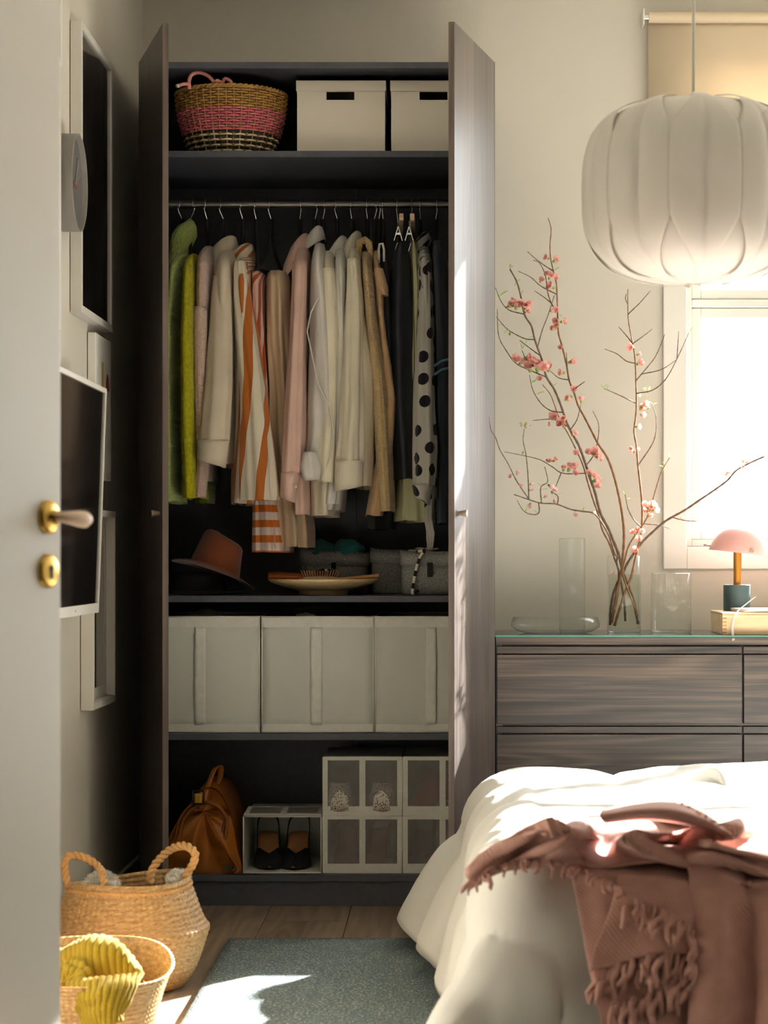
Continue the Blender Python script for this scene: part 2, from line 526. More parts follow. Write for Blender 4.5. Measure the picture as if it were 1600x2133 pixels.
ha = MB().lathe([(0.0105, 0.0), (0.0105, 0.018)], 16, M=Rd, c=(hx, 0, hy), cap1=True).xform(DM)
hs = link('handle_stem', ha, MT['brass'], door, smooth=True)
# lever points to the hinge side and toward the room; the grip is seen end-on past the leaf edge
mb = MB().tube([(hx, 0.008, hy), (hx+0.004, 0.018, hy), (hx+0.012, 0.023, hy), (hx+0.028, 0.026, hy-0.001), (hx+0.045, 0.028, hy-0.002), (hx+0.058, 0.029, hy-0.003), (hx+0.066, 0.029, hy-0.003), (hx+0.069, 0.029, hy-0.003)],
               [0.008, 0.0085, 0.009, 0.0108, 0.0128, 0.0128, 0.009, 0.003], 20).xform(DM)
link('handle_grip', mb, MT['handlewood'], door, smooth=True)
for hz in (0.25, 1.0, 1.82):
    link('hinge', MB().tube([(0.0, -0.0, hz), (0.0, -0.0, hz+0.08)], 0.007, 10).xform(DM), MT['brass'], door)
# trim around the opening of the added wall
t1 = struct('trim_1', 'white casing of the wide doorway in the added wall')
bx('casing', t1, MT['trim'], 0.945, 1.01, 2.725, 2.738, 0, 2.03, 0.002)
bx('casing', t1, MT['trim'], XL, 0.945, 2.725, 2.738, 1.975, 2.03, 0.002)

# ================================================================== wardrobe
WX0, WX1, WY0, WY1 = X(289, 6.4), X(1031, 6.4), 6.40, 6.98
WZ1 = Z(129, 6.4)
wd = thing('wardrobe', 'tall dark walnut wardrobe with two open doors and grey interior', 'wardrobe', ((WX0+WX1)/2, 6.69, 0))
G = MT['frame_int']; pt = 0.018
SY = 6.42
bx('side_panel', wd, G, WX0, WX0+pt, WY0, WY1, 0, WZ1, 0.001)
bx('side_panel', wd, G, WX1-pt, WX1, WY0, WY1, 0, WZ1, 0.001)
bx('top_panel', wd, G, WX0+pt, WX1-pt, WY0, WY1, WZ1-pt, WZ1, 0.001)
zb = Z(1823, 6.4)
bx('bottom_panel', wd, G, WX0+pt, WX1-pt, WY0, WY1, zb-pt, zb, 0.001)
bx('plinth', wd, G, WX0+pt, WX1-pt, WY0+0.012, WY0+0.03, 0, zb-pt-0.001, 0.001)
xm = X(743, 6.97)
bx('back_panel', wd, G, WX0+pt, xm-0.0008, WY1-0.008, WY1-0.001, zb, WZ1-pt)
bx('back_panel', wd, G, xm+0.0008, WX1-pt, WY1-0.008, WY1-0.001, zb, WZ1-pt)
zs1, zs2, zs3 = Z(315, SY), Z(1241, SY), Z(1528, SY)
for zz in (zs1, zs2, zs3):
    bx('shelf', wd, G, WX0+pt+0.001, WX1-pt-0.001, SY-0.008, WY1-0.01, zz-pt, zz, 0.0012)
RZ = Z(425, 6.69); RR = 0.0125; RY = 6.69
link('clothes_rail', MB().tube([(WX0+pt, RY, RZ), (WX1-pt, RY, RZ)], [RR, RR], 20), MT['rail'], wd, auto=40)
for s_, xx in ((1, WX0+pt), (-1, WX1-pt)):
    link('rail_bracket', MB().tube([(xx, RY, RZ), (xx+s_*0.008, RY, RZ)], 0.02, 16), MT['rail'], wd, auto=40)
def wdoor(hx_, nx_, ny_, side, h0, h1):
    d = Vector((nx_-hx_, ny_-WY0, 0)); L = d.length; d.normalize()
    n = Vector((d.y, -d.x, 0)) * (1 if side < 0 else -1)     # outward face normal
    n = n if n.x*side > 0 else -n
    M = Matrix(((d.x, n.x, 0, hx_), (d.y, n.y, 0, WY0-0.002), (0, 0, 1, 0), (0, 0, 0, 1)))
    o = link('door', MB().box(0, L, -0.016, 0.0, h0, h1).xform(M), MT['walnut_v'], wd, bevel=0.0012)
    link('door_edge', MB().box(L, L+0.0015, -0.0158, -0.0002, h0+0.001, h1-0.001).xform(M), MT['edge'], o)
    kz = Z(1068, 5.9); kx = L - 0.055
    R_ = Matrix.Rotation(-PI/2, 4, 'X')
    link('knob', MB().lathe([(0.0055, 0.0), (0.0065, 0.006), (0.0095, 0.019), (0.0095, 0.021), (0.0, 0.0215)], 20, M=R_, c=(kx, 0, kz)).xform(M), MT['knobK'], o, auto=40)
MT['knobK'] = plain('bronze_knob', (178, 160, 140), 0.35, metal=0.6, vary=0.05)
nyl = 6.4*(VY-129)/(VY-48); nyr = 6.4*(VY-129)/(VY-45)
wdoor(WX0+0.001, X(338.5, nyl), nyl, -1, 0.045, WZ1)
wdoor(WX1-0.001, X(947, nyr), nyr, 1, 0.045, WZ1)

# ================================================================== dresser
DX0, DX1, DY0, DY1 = X(1033, 6.5), X(1033, 6.5)+1.47, 6.50, 6.984
DZ = Z(1327, 6.5)
dr = thing('dresser', 'low dark walnut chest of drawers beside the wardrobe', 'chest of drawers', ((DX0+DX1)/2, 6.74, 0))
Wh = MT['walnut_h']
bx('side_panel', dr, MT['walnut_v'], DX0, DX0+0.018, DY0+0.0205, DY1, 0, DZ-0.022, 0.001)
bx('side_panel', dr, MT['walnut_v'], DX1-0.018, DX1, DY0+0.0205, DY1, 0, DZ-0.022, 0.001)
bx('top_panel', dr, Wh, DX0, DX1, DY0, DY1, DZ-0.0215, DZ, 0.001)
bx('carcass', dr, MT['walnut_h'], DX0+0.019, DX1-0.019, DY0+0.03, DY1-0.002, 0.03, DZ-0.0225)
bx('plinth', dr, Wh, DX0+0.019, DX1-0.019, DY0+0.02, DY0+0.029, 0.0, 0.05)
xs = X(1548, 6.5)
zy = lambda py: Z(py, 6.5)
for (ya, yb_, yc, yd) in ((1347, 1362, 1364, 1508), (1514, 1528, 1530, 1674), (1680, 1694, 1696, 1832)):
    for (x0, x1) in ((DX0+0.003, xs-0.0025), (xs+0.0025, DX1-0.003)):
        dw_ = bx('drawer', dr, Wh, x0, x1, DY0+0.001, DY0+0.019, zy(yd), zy(yc), 0.0015)
        bx('drawer_lip', dw_, Wh, x0, x1, DY0+0.010, DY0+0.02, zy(yb_), zy(ya), 0.001)
MT['glasstop'] = None
def slab_glass(name):
    m, nt, b_ = newmat(name)
    nt.nodes.remove(b_)
    t = nt.nodes.new('ShaderNodeBsdfTransparent'); t.inputs[0].default_value = (0.80, 0.93, 0.90, 1)
    g = nt.nodes.new('ShaderNodeBsdfGlossy'); g.inputs['Roughness'].default_value = 0.03
    lw = nt.nodes.new('ShaderNodeLayerWeight'); lw.inputs[0].default_value = 0.35
    d_ = nt.nodes.new('ShaderNodeBsdfDiffuse'); d_.inputs[0].default_value = rgb(120, 165, 158)
    m0 = nt.nodes.new('ShaderNodeMixShader'); m0.inputs[0].default_value = 0.12
    nt.links.new(t.outputs[0], m0.inputs[1]); nt.links.new(d_.outputs[0], m0.inputs[2])
    mx = nt.nodes.new('ShaderNodeMixShader')
    nt.links.new(lw.outputs['Fresnel'], mx.inputs[0])
    nt.links.new(m0.outputs[0], mx.inputs[1]); nt.links.new(g.outputs[0], mx.inputs[2])
    nt.links.new(mx.outputs[0], nt.nodes['Material Output'].inputs[0])
    return m
MT['glasstop'] = slab_glass('green_edged_glass')
MT['glassedge'] = plain('glass_edge', (96, 158, 150), 0.15, vary=0.05)
GT = DZ + 0.005
mb = MB().box(DX0-0.002, DX1+0.002, DY0-0.003, DY1-0.001, DZ+0.0004, GT)
mb.m = [0, 0, 1, 1, 0, 1]
tag(link('glass_sheet', mb, [MT['glasstop'], MT['glassedge']]), 'clear green-edged glass sheet lying on the chest of drawers', 'glass sheet')

# ================================================================== left wall pictures
MT['whiteframe'] = plain('white_frame_foil', (216, 212, 204), 0.4, vary=0.03)
MT['mat_white'] = plain('paper_mount', (225, 222, 214), 0.8, vary=0.02)
MT['blackglass'] = plain('black_screen', (9, 10, 12), 0.12, vary=0.1)
def photo_mat(name, kind):
    m, nt, b_ = newmat(name)
    vec = coords(nt, scale=(1, 1, 1))
    if kind == 'flower':
        n1 = noise_tex(nt, coords(nt, scale=(1, 9, 3.0)), 1.3, 6, 0.65)
        cc = ramp(nt, n1, [(0.50, rgb(12, 13, 15)), (0.62, rgb(40, 40, 44)), (0.76, rgb(112, 112, 118))])
    else:
        n1 = noise_tex(nt, coords(nt, scale=(1, 7, 5)), 1.5, 3, 0.5)
        cc = ramp(nt, n1, [(0.40, rgb(24, 24, 26)), (0.50, rgb(70, 62, 58)), (0.58, rgb(140, 118, 106)), (0.66, rgb(60, 66, 76))])
    nt.links.new(cc, b_.inputs['Base Color'])
    b_.inputs['Roughness'].default_value = 0.08
    b_.inputs['Coat Weight'].default_value = 0.6
    b_.inputs['Coat Roughness'].default_value = 0.03
    return m
def pic(label, y0, y1, z0, z1, t, fw, art, deep=0.006, name='picture_frame', mount=None):
    """framed picture on the left wall; y0 nearer the door"""
    r = thing(name, label, 'picture', (XL, (y0+y1)/2, z0))
    xf = XL + 0.002 + t
    mb = MB().box(XL+0.002, xf, y0, y0+fw, z0, z1).box(XL+0.002, xf, y1-fw, y1, z0, z1)
    mb.box(XL+0.002, xf, y0+fw, y1-fw, z0, z0+fw).box(XL+0.002, xf, y0+fw, y1-fw, z1-fw, z1)
    link('frame', mb, MT['whiteframe'], r, bevel=0.001)
    if mount:
        mbm = MB(); q = mount
        for (a_, b2, c_, d2) in ((y0+fw, y0+fw+q, z0+fw, z1-fw), (y1-fw-q, y1-fw, z0+fw, z1-fw), (y0+fw+q, y1-fw-q, z0+fw, z0+fw+q), (y0+fw+q, y1-fw-q, z1-fw-q, z1-fw)):
            mbm.box(xf-deep+0.0005, xf-deep+0.002, a_, b2, c_, d2)
        link('mount', mbm, MT['mat_white'], r)
    bx('print', r, art, XL+0.003, xf-deep, y0+fw, y1-fw, z0+fw, z1-fw)
    return r
FL = photo_mat('dark_flower_photograph', 'flower'); PM = photo_mat('street_photograph', 'street')
yA, yB_ = 0.918*F/(VX-170), 0.918*F/(VX-235)
pic('large dark photograph in a thin white frame, behind the wall clock', yA, yB_, Z(650, yA), Z(42, yA), 0.028, 0.019, FL)
pic('white framed print high on the wall above the narrow one', 4.86, 5.40, Z(150, 5.44), 2.72, 0.025, 0.02, MT['mat_white'])
MT['yellowprint'] = plain('pale_yellow_print', (214, 204, 170), 0.7)
pic('white framed pale print beside the wall clock', 4.88, 5.40, Z(692, 5.44), Z(238, 5.44), 0.022, 0.018, MT['yellowprint'], mount=0.05)
# canvas with geometric shapes
y0, y1 = 5.93, 6.20; xf = XL + 0.023
cv = thing('canvas_print', 'small white canvas with a mustard bar and a rose arch', 'picture', (XL, (y0+y1)/2, 1.19))
z0, z1 = Z(1002, 6.19), Z(691, 5.92)
bx('canvas', cv, MT['mat_white'], XL+0.002, xf, y0, y1, z0, z1, 0.002)
MT['mustardprint'] = plain('mustard_print', (196, 160, 90), 0.7); MT['roseprint'] = plain('rose_print', (160, 70, 82), 0.7)
bx('bar_shape', cv, MT['mustardprint'], xf, xf+0.0006, y0+0.10, y0+0.135, z0+0.20, z0+0.31)
mb = MB(); arch = [(xf+0.0006, y0+0.2+0.03*math.cos(a_), z0+0.24+0.045*math.sin(a_)) for a_ in np.linspace(0, PI, 16)]
mb.add(arch, [tuple(range(16))])
link('arch_shape', mb, MT['roseprint'], cv)
# white deep frame low on wall
pic('deep white box frame low on the wall, half behind the screen', 5.82, 6.21, Z(1481, 5.81), Z(1066, 6.22), 0.033, 0.018, PM, deep=0.026, mount=0.03)
# screen
zt_, zb_ = 1.398, 0.843
scr = thing('television', 'black wall screen in a thin white frame', 'television', (XL, 5.2, zb_))
sh = Matrix.Shear('XY', 4, (0, 0)) if False else None
def tilt(p):
    f = (p[2]-zb_)/(zt_-zb_)
    return (p[0] + 0.02*f - 0.0, p[1], p[2])
def tl(mb): mb.v = [tilt(p) for p in mb.v]; return mb
y0, y1 = 4.74, 5.655; xf = -0.874; fw = 0.011
mb = MB().box(xf-0.035, xf, y0, y0+fw, zb_, zt_).box(xf-0.035, xf, y1-fw, y1, zb_, zt_).box(xf-0.035, xf, y0+fw, y1-fw, zb_, zb_+0.024).box(xf-0.035, xf, y0+fw, y1-fw, zt_-0.012, zt_)
link('bezel', tl(mb), MT['whiteframe'], scr, bevel=0.001)
link('screen', tl(MB().box(xf-0.033, xf-0.004, y0+fw, y1-fw, zb_+0.024, zt_-0.012)), MT['blackglass'], scr)
link('wall_mount', MB().box(XL+0.001, xf-0.02, 5.05, 5.35, 1.0, 1.25), MT['blackplastic'], scr)
link('indicator', MB().lathe([(0.0, 0.0008), (0.002, 0.0008), (0.002, 0)], 10, M=Matrix.Rotation(PI/2, 4, 'Y'), c=(xf+0.0004, 5.3, zb_+0.012)), MT['blackplastic'], scr)
# clock
cy, cz, cr, ct = 5.53, Z(381, 5.53), 0.118, 0.046
ck = thing('wall_clock', 'round grey wall clock with deep rim', 'clock', (XL, cy, cz-cr))
Ry = Matrix.Rotation(PI/2, 4, 'Y')
MT['clockgrey'] = plain('clock_grey', (136, 132, 128), 0.5, vary=0.04); MT['clockface'] = plain('clock_face', (98, 96, 98), 0.5, vary=0.03)
MT['copper'] = plain('copper_hands', (150, 78, 60), 0.4, metal=0.5)
link('case', MB().lathe([(0.0, 0.0), (cr-0.002, 0.0), (cr, 0.003), (cr, ct), (cr-0.003, ct+0.001), (cr-0.005, ct), (cr-0.007, ct-0.012)], 64, M=Ry, c=(XL+0.001, cy, cz)), MT['clockgrey'], ck, auto=40)
link('face', MB().lathe([(0.0, ct-0.012), (cr-0.006, ct-0.012)], 64, M=Ry, c=(XL+0.001, cy, cz)), MT['clockface'], ck)
xfc = XL + ct - 0.009
for L_, an in ((0.055, 0.5), (0.075, 1.05)):
    link('clock_hand', MB().tube([(xfc, cy+0.008*math.cos(an+PI), cz+0.008*math.sin(an+PI)), (xfc, cy+L_*math.cos(an), cz+L_*math.sin(an))], 0.0022, 6), MT['clockgrey'], ck)
link('maker_mark', MB().box(xfc-0.002, xfc-0.001, cy-0.022, cy+0.028, cz-0.010, cz+0.004), MT['copper'], ck)

# ================================================================== hangers and clothes
HANG = 'hangers on the clothes rail'
def hanger(px, wears, yaw=0.0, clip=False, tw=0.0, label=None, drop=0.0):
    """hanger over the rail; yaw turns it about the vertical, tw shifts the hook"""
    x = X(px, RY)
    r = thing('trouser_hanger' if clip else 'clothes_hanger', label or ('black hanger carrying ' + wears), 'hanger', (x, RY, RZ-0.1), HANG)
    pts = []
    for a_ in np.linspace(-0.55*PI, 1.0*PI, 14):      # over the rail, open at the back
        pts.append((x + tw*0.15*math.cos(a_), RY + (RR+0.0026)*math.cos(PI - a_) * -1 * -1, RZ + (RR+0.0026)*math.sin(a_)))
    pts = [(p[0], RY + (p[1]-RY), p[2]) for p in pts][::-1]
    pts = [p for p in pts if True][::-1]
    # end of the arc is on the camera side (y < RY); run down with an S bend to the neck
    yf = RY - (RR+0.0026)
    pts += [(x - tw*0.3, yf, RZ-0.012), (x - tw*0.1, yf+0.004, RZ-0.024), (x + tw*0.6, RY-0.004, RZ-0.040), (x + tw*0.8, RY, RZ-0.052), (x + tw*0.8, RY, RZ-0.075)]
    link('hook', MB().tube([Vector(p) for p in cat_rom(pts, 40)], 0.0019, 6), MT['steel'], r, smooth=True)
    xh = x + tw*0.8; zn = RZ - 0.062
    M = Matrix.Translation((xh, RY, zn)) @ Matrix.Rotation(yaw, 4, 'Z')
    if clip:
        mb = MB().obox(M @ Matrix.Translation((0.009, 0, -0.004)), 0.013, 0.38, 0.020)
        link('wooden_bar', mb, MT['knobwood'], r, bevel=0.002)
        for sy in (-0.165, 0.165):
            c = link('clip', MB().tube([M @ Vector((0, sy, -0.012)), M @ Vector((0, sy, -0.045))], 0.0016, 6)
                     .obox(M @ Matrix.Translation((-0.006, sy, -0.05)) @ Matrix.Rotation(0.28, 4, 'Y'), 0.0022, 0.03, 0.042)
                     .obox(M @ Matrix.Translation((0.006, sy, -0.05)) @ Matrix.Rotation(-0.28, 4, 'Y'), 0.0022, 0.03, 0.042)
                     .tube([M @ Vector((-0.006, sy-0.008, -0.05)), M @ Vector((0.006, sy-0.008, -0.05))], 0.004, 8), MT['steel'], r)
    else:
        prof = [(0, 0.0), (0.006, -0.014), (0.014, -0.042), (0.034, -0.084), (0.07, -0.116), (0.115, -0.138), (0.122, -0.146)]
        rings = []
        for s_ in (-1, 1):
            rr_ = []
            for d_, z_ in prof:
                hgt = 0.019 if d_ < 0.11 else 0.012
                c = Vector((0, s_*d_, z_))
                rr_.append([M @ (c + Vector((0.0048*math.cos(t), 0, hgt/2*math.sin(t)))) for t in np.linspace(0, 2*PI, 10, endpoint=False)])
            rings.append(rr_)
        mb = MB().loft(rings[0], True, True).loft(rings[1], True, True)
        mb.loft([[M @ Vector((0.0062*math.cos(t), 0.009*math.sin(t), z_)) for t in np.linspace(0, 2*PI, 10, endpoint=False)] for z_ in (0.016, -0.03)], True, True)
        link('frame', mb, MT['black'], r, auto=50)
        link('trouser_bar', MB().tube([M @ Vector((0, -0.115, -0.14)), M @ Vector((0, 0.115, -0.14))], 0.004, 8), MT['black'], r)
    return r

def prof_rings(prof, Yc, hy, n_rings=34, N=72, folds=(7, 0.0), seed=0.0, shoulder=0.085, Yneck=None, hneck=0.05, sup=2.4, ybias=0.0, drift=0.0):
    """closed cross-sections for a hanging garment from a pixel silhouette (py, xl, xr)"""
    rings = []
    Yfront = Yc - hy
    py0, py1 = prof[0][0], prof[-1][0]
    ztop = Z(py0, Yfront)
    for j in range(n_rings):
        t = j/(n_rings-1)
        py = py0 + (py1-py0)*(t**1.25)
        xl, xr = lerp_prof(prof, py)
        z = Z(py, Yfront)
        d = ztop - z
        g = 1.0 if shoulder <= 0 else min(1.0, d/shoulder)
        g = math.sin(g*PI/2)**0.8 if g < 1 else 1.0
        h = hneck + (hy-hneck)*g
        yc = Yc + drift*t
        cx = (X(xl, Yfront) + X(xr, Yfront))/2
        wx = max(0.004, (X(xr, Yfront) - X(xl, Yfront))/2)
        m, am = folds
        ring = []
        for i in range(N):
            th = 2*PI*i/N
            c, s_ = math.cos(th), math.sin(th)
            ex = abs(c)**(2/sup)*(1 if c > 0 else -1)
            ey = abs(s_)**(2/sup)*(1 if s_ > 0 else -1)
            fa = am*min(1, 0.15+d*1.9)
            f = fa*(math.sin(m*th + seed + 1.3*math.sin(d*4+seed)) + 0.6*math.sin((m*1.7//1)*th + seed*2.3 - d*3))
            f += 0.35*fa*nz(c*2+seed, s_*2, d*9)
            rx = wx + f*0.55; ryy = h + f*1.2
            ring.append(Vector((cx + ex*rx, yc + ey*ryy, z + 0.004*nz(th*1.3, seed, 3)*(1 if t > 0.97 else 0))))
        rings.append(ring)
    return rings
def tube_rings(prof, Ycs, hy, n_rings=26, N=40, folds=(4, 0.0), seed=0.0, end_tilt=0.0):
    """sleeve: pixel silhouette (py, xl, xr), centre depth from Ycs=(top,bottom)"""
    rings = []
    py0, py1 = prof[0][0], prof[-1][0]
    for j in range(n_rings):
        t = j/(n_rings-1)
        py = py0 + (py1-py0)*t
        xl, xr = lerp_prof(prof, py)
        yc = Ycs[0] + (Ycs[1]-Ycs[0])*t
        cx = (X(xl, yc)+X(xr, yc))/2; wx = max(0.003, (X(xr, yc)-X(xl, yc))/2)
        ring = []
        m, am = folds
        h = hy if not isinstance(hy, (list, tuple)) else np.interp(t, [0, 1], hy)
        for i in range(N):
            th = 2*PI*i/N
            f = am*(0.3+0.7*t)*(math.sin(m*th+seed+2.0*t) + 0.5*math.sin((2*m+1)*th - 3*t + seed)) + 0.5*am*nz(math.cos(th)*1.5+seed, math.sin(th)*1.5, t*6)
            c, s_ = math.cos(th), math.sin(th)
            ring.append(Vector((cx + (wx+f)*c, yc + (h+f)*s_, Z(py, yc) + end_tilt*max(0, (t-0.8)/0.2)*c*wx*2)))
        rings.append(ring)
    return rings
def collar_mb(py, xl, xr, drop=0.03, fall=0.045, face=-1, b=0.06, Yc=RY, stand=0.03, point=0.03):
    Yf = Yc - b
    a_ = (X(xr, Yf)-X(xl, Yf))/2; cx = (X(xr, Yf)+X(xl, Yf))/2
    zt_ = Z(py, Yf); N = 48
    def ring(off, dz):
        out = []
        for i in range(N):
            th = 2*PI*i/N
            front = (1 + face*math.cos(th))/2          # 1 at the wearer's front
            out.append(Vector((cx + (a_+off(front))*math.cos(th) + face*0.012*front*(1 if dz(front) < -0.02 else 0), Yc + (b+off(front))*math.sin(th),
                               zt_ - drop*front**1.4 + dz(front))))
        return out
    rings = [ring(lambda f: -0.012, lambda f: -stand), ring(lambda f: -0.007, lambda f: -0.012), ring(lambda f: -0.003, lambda f: 0.0),
             ring(lambda f: 0.002, lambda f: -0.003), ring(lambda f: 0.007, lambda f: -0.4*(fall+point*f)), ring(lambda f: 0.012+0.006*f, lambda f: -(fall+point*f))]
    return MB().loft(rings)
def inner(name_c):
    return name_c
def garment(name, label, cat, mat, body, Yc=RY, hy=0.20, folds=(6, 0.006), seed=0.0, sleeve=None, sY=(6.53, 6.475), shy=0.032, cuff=None, cuff_mat=None,
            collar=None, buttons=None, shoulder=0.085, hneck=0.05, solid=0.0, sfold=(3, 0.005), group='clothes on the rail', cap=True, drift=0.0, end_tilt=0.0, sup=2.4, nr=34):
    rings = prof_rings(body, Yc, hy, folds=folds, seed=seed, shoulder=shoulder, hneck=hneck, drift=drift, sup=sup, n_rings=nr)
    base_ = Vector(rings[-1][0]); base_.y = Yc
    g = thing(name, label, cat, tuple(base_), group)
    link('body', MB().loft(rings, cap, False), mat, g, smooth=True)
    if sleeve:
        sr = tube_rings(sleeve, sY, shy, folds=sfold, seed=seed+1, end_tilt=0 if cuff else end_tilt)
        link('sleeve', MB().loft(sr, True, False), mat, g, smooth=True)
    she = shy[1] if isinstance(shy, (list, tuple)) else shy
    if cuff:
        cr_ = tube_rings(cuff, (sY[1]-0.001, sY[1]-0.004), she*1.06, n_rings=6, folds=(2, 0.0012), seed=seed, end_tilt=end_tilt)
        cu = link('cuff', MB().loft(cr_), cuff_mat or mat, g, smooth=True, solid=0.0016)
        if buttons:
            for (bxp, byp) in buttons:
                yb = sY[1]-she*1.06-0.008
                link('button', MB().lathe([(0, 0.0022), (0.0045, 0.002), (0.005, 0.0)], 12, M=Matrix.Rotation(PI/2, 4, 'X'), c=tuple(P(bxp, byp, yb))), MT['button'], cu, smooth=True)
    if collar:
        link('collar', collar_mb(*collar[0], **collar[1]), mat, g, smooth=True, solid=0.0018)
    return g
MT['button'] = plain('shell_button', (226, 214, 180), 0.3)

MT['lime'] = knit('lime_knit', (204, 222, 128), (158, 182, 80), 65, 95, 0.003)
MT['yellowfuzz'] = plain('mustard_lime_mohair', (178, 172, 8), 0.95, vary=0.22, vscale=90, bmp=0.6, bscale=380, sheen=0.08)
MT['roseknit'] = knit('rose_rib_knit', (214, 188, 172), (180, 150, 136), 90, 150, 0.002)
MT['beige'] = cloth('beige_wool_cloth', (222, 208, 185), wr=0.15)
MT['cream'] = cloth('cream_cotton', (240, 231, 207), wr=0.4)
MT['white'] = cloth('white_linen', (242, 239, 232), wr=0.45, translucent=0.1)
MT['pink'] = cloth('pink_satin_cotton', (232, 194, 179), wr=0.3, rough=0.7)
MT['sand'] = cloth('sand_twill', (206, 180, 148), wr=0.1)
MT['camel'] = knit('camel_chunky_knit', (226, 198, 146), (190, 156, 102), 90, 150, 0.002)
MT['camel2'] = knit('camel_fine_knit', (224, 186, 140), (204, 164, 118), 150, 300, 0.001)
MT['navyleather'] = plain('navy_leather', (36, 39, 49), 0.5, vary=0.12, vscale=8, bmp=0.08, bscale=500)
MT['navy'] = cloth('navy_cotton', (36, 42, 56), wr=0.1)
MT['nearblack'] = cloth('black_cloth', (26, 27, 32), wr=0.1)
MT['celery'] = cloth('pale_celery_chiffon', (214, 212, 168), wr=0.2, translucent=0.15)
MT['greenknit'] = knit('green_knit', (110, 130, 24), (60, 76, 10), 60, 90, 0.003)
def uvsep(nt):
    uv = coords(nt, 'UV'); s_ = nt.nodes.new('ShaderNodeSeparateXYZ'); nt.links.new(uv, s_.inputs[0]); return s_
def striped(name, base_c, stripe_c, per, duty, axis=0, off=0.0):
    m = cloth(name, base_c, wr=0.15)
    nt = m.node_tree; b_ = nt.nodes['Principled BSDF']
    s_ = uvsep(nt)
    fr = math_n(nt, 'FRACT', math_n(nt, 'ADD', math_n(nt, 'DIVIDE', s_.outputs[axis], per), off))
    fac = math_n(nt, 'LESS_THAN', fr, duty)
    nt.links.new(mixc(nt, fac, rgb(*base_c), rgb(*stripe_c)), b_.inputs['Base Color'])
    return m
MT['orangestripe'] = striped('cream_orange_stripe', (226, 216, 194), (190, 108, 44), 0.088, 0.36, 0, 0.15)
def skirt_mat():
    m = cloth('red_pink_stripe_skirt', (214, 170, 154), wr=0.1)
    nt = m.node_tree; b_ = nt.nodes['Principled BSDF']; s_ = uvsep(nt)
    v = math_n(nt, 'LESS_THAN', math_n(nt, 'FRACT', math_n(nt, 'DIVIDE', s_.outputs[0], 0.045)), 0.5)
    top = mixc(nt, v, rgb(222, 182, 168), rgb(178, 76, 34))
    h = math_n(nt, 'LESS_THAN', math_n(nt, 'FRACT', math_n(nt, 'ADD', math_n(nt, 'DIVIDE', s_.outputs[1], 0.044), 0.62)), 0.48)
    bot = mixc(nt, h, rgb(232, 208, 198), rgb(206, 112, 38))
    sel = math_n(nt, 'GREATER_THAN', s_.outputs[1], 0.655)
    nt.links.new(mixc(nt, sel, top, bot), b_.inputs['Base Color'])
    return m
MT['skirt'] = skirt_mat()
def dots_mat(name, c, dot, scale, r):
    m = cloth(name, c, wr=0.25)
    nt = m.node_tree; b_ = nt.nodes['Principled BSDF']
    uv = coords(nt, 'UV')
    v = nt.nodes.new('ShaderNodeTexVoronoi'); v.voronoi_dimensions = '2D'
    v.inputs['Scale'].default_value = scale; v.inputs['Randomness'].default_value = 0.55
    nt.links.new(uv, v.inputs['Vector'])
    fac = math_n(nt, 'LESS_THAN', v.outputs['Distance'], r)
    nt.links.new(mixc(nt, fac, rgb(*c), rgb(*dot)), b_.inputs['Base Color'])
    return m
MT['dots'] = dots_mat('polka_dot_viscose', (200, 196, 186), (34, 30, 40), 15.0, 0.26)
def sheer_mat():
    m = cloth('sheer_white_voile', (246, 241, 233), wr=0.4, translucent=0.0)
    nt = m.node_tree; b_ = nt.nodes['Principled BSDF']
    t = nt.nodes.new('ShaderNodeBsdfTransparent'); mx = nt.nodes.new('ShaderNodeMixShader'); mx.inputs[0].default_value = 0.86
    nt.links.new(t.outputs[0], mx.inputs[1]); nt.links.new(b_.outputs[0], mx.inputs[2])
    nt.links.new(mx.outputs[0], nt.nodes['Material Output'].inputs[0])
    return m
MT['sheer'] = sheer_mat()

HL = [(374, 'the lime green turtleneck sweater', 0.05, 0.010), (404, 'the fuzzy yellow sweater', 0.1, -0.012), (428, 'the dusty rose ribbed sweater', 0.0, 0.006),
      (460, 'the beige collared jacket', 0.0, 0.010), (502, 'the orange striped shirt', 0.0, 0.007), (531, 'the red striped skirt', 0.14, 0.005), (561, 'the sand coloured trousers', -0.30, 0.007),
      (627, 'the pink shirt', 0.0, -0.004), (660, 'the sheer white blouse', 0.0, -0.007), (676, 'the ivory shirt', 0.0, -0.006), (699, 'the white shirt', 0.0, 0.007), (731, 'the cream overshirt', 0.0, 0.003),
      (764, 'the chunky camel cardigan', 0.0, 0.003), (784, 'the fine camel knit', 0.0, -0.008), (792, 'the black top with pale trim', 0.0, -0.005), (797, 'the black trousers', -0.12, 0.002),
      (875, 'the polka dot blouse', 0.0, 0.002), (910, 'the navy cardigan', 0.06, -0.004)]
for px, wr_, yw, tw in HL: hanger(px, wr_, yw, tw=tw)
hanger(827, '', 0.03, True, 0.003, 'wooden clip hanger holding the dark leather skirt')
hanger(858, '', 0.0, True, -0.006, 'wooden clip hanger holding the pale celery skirt')

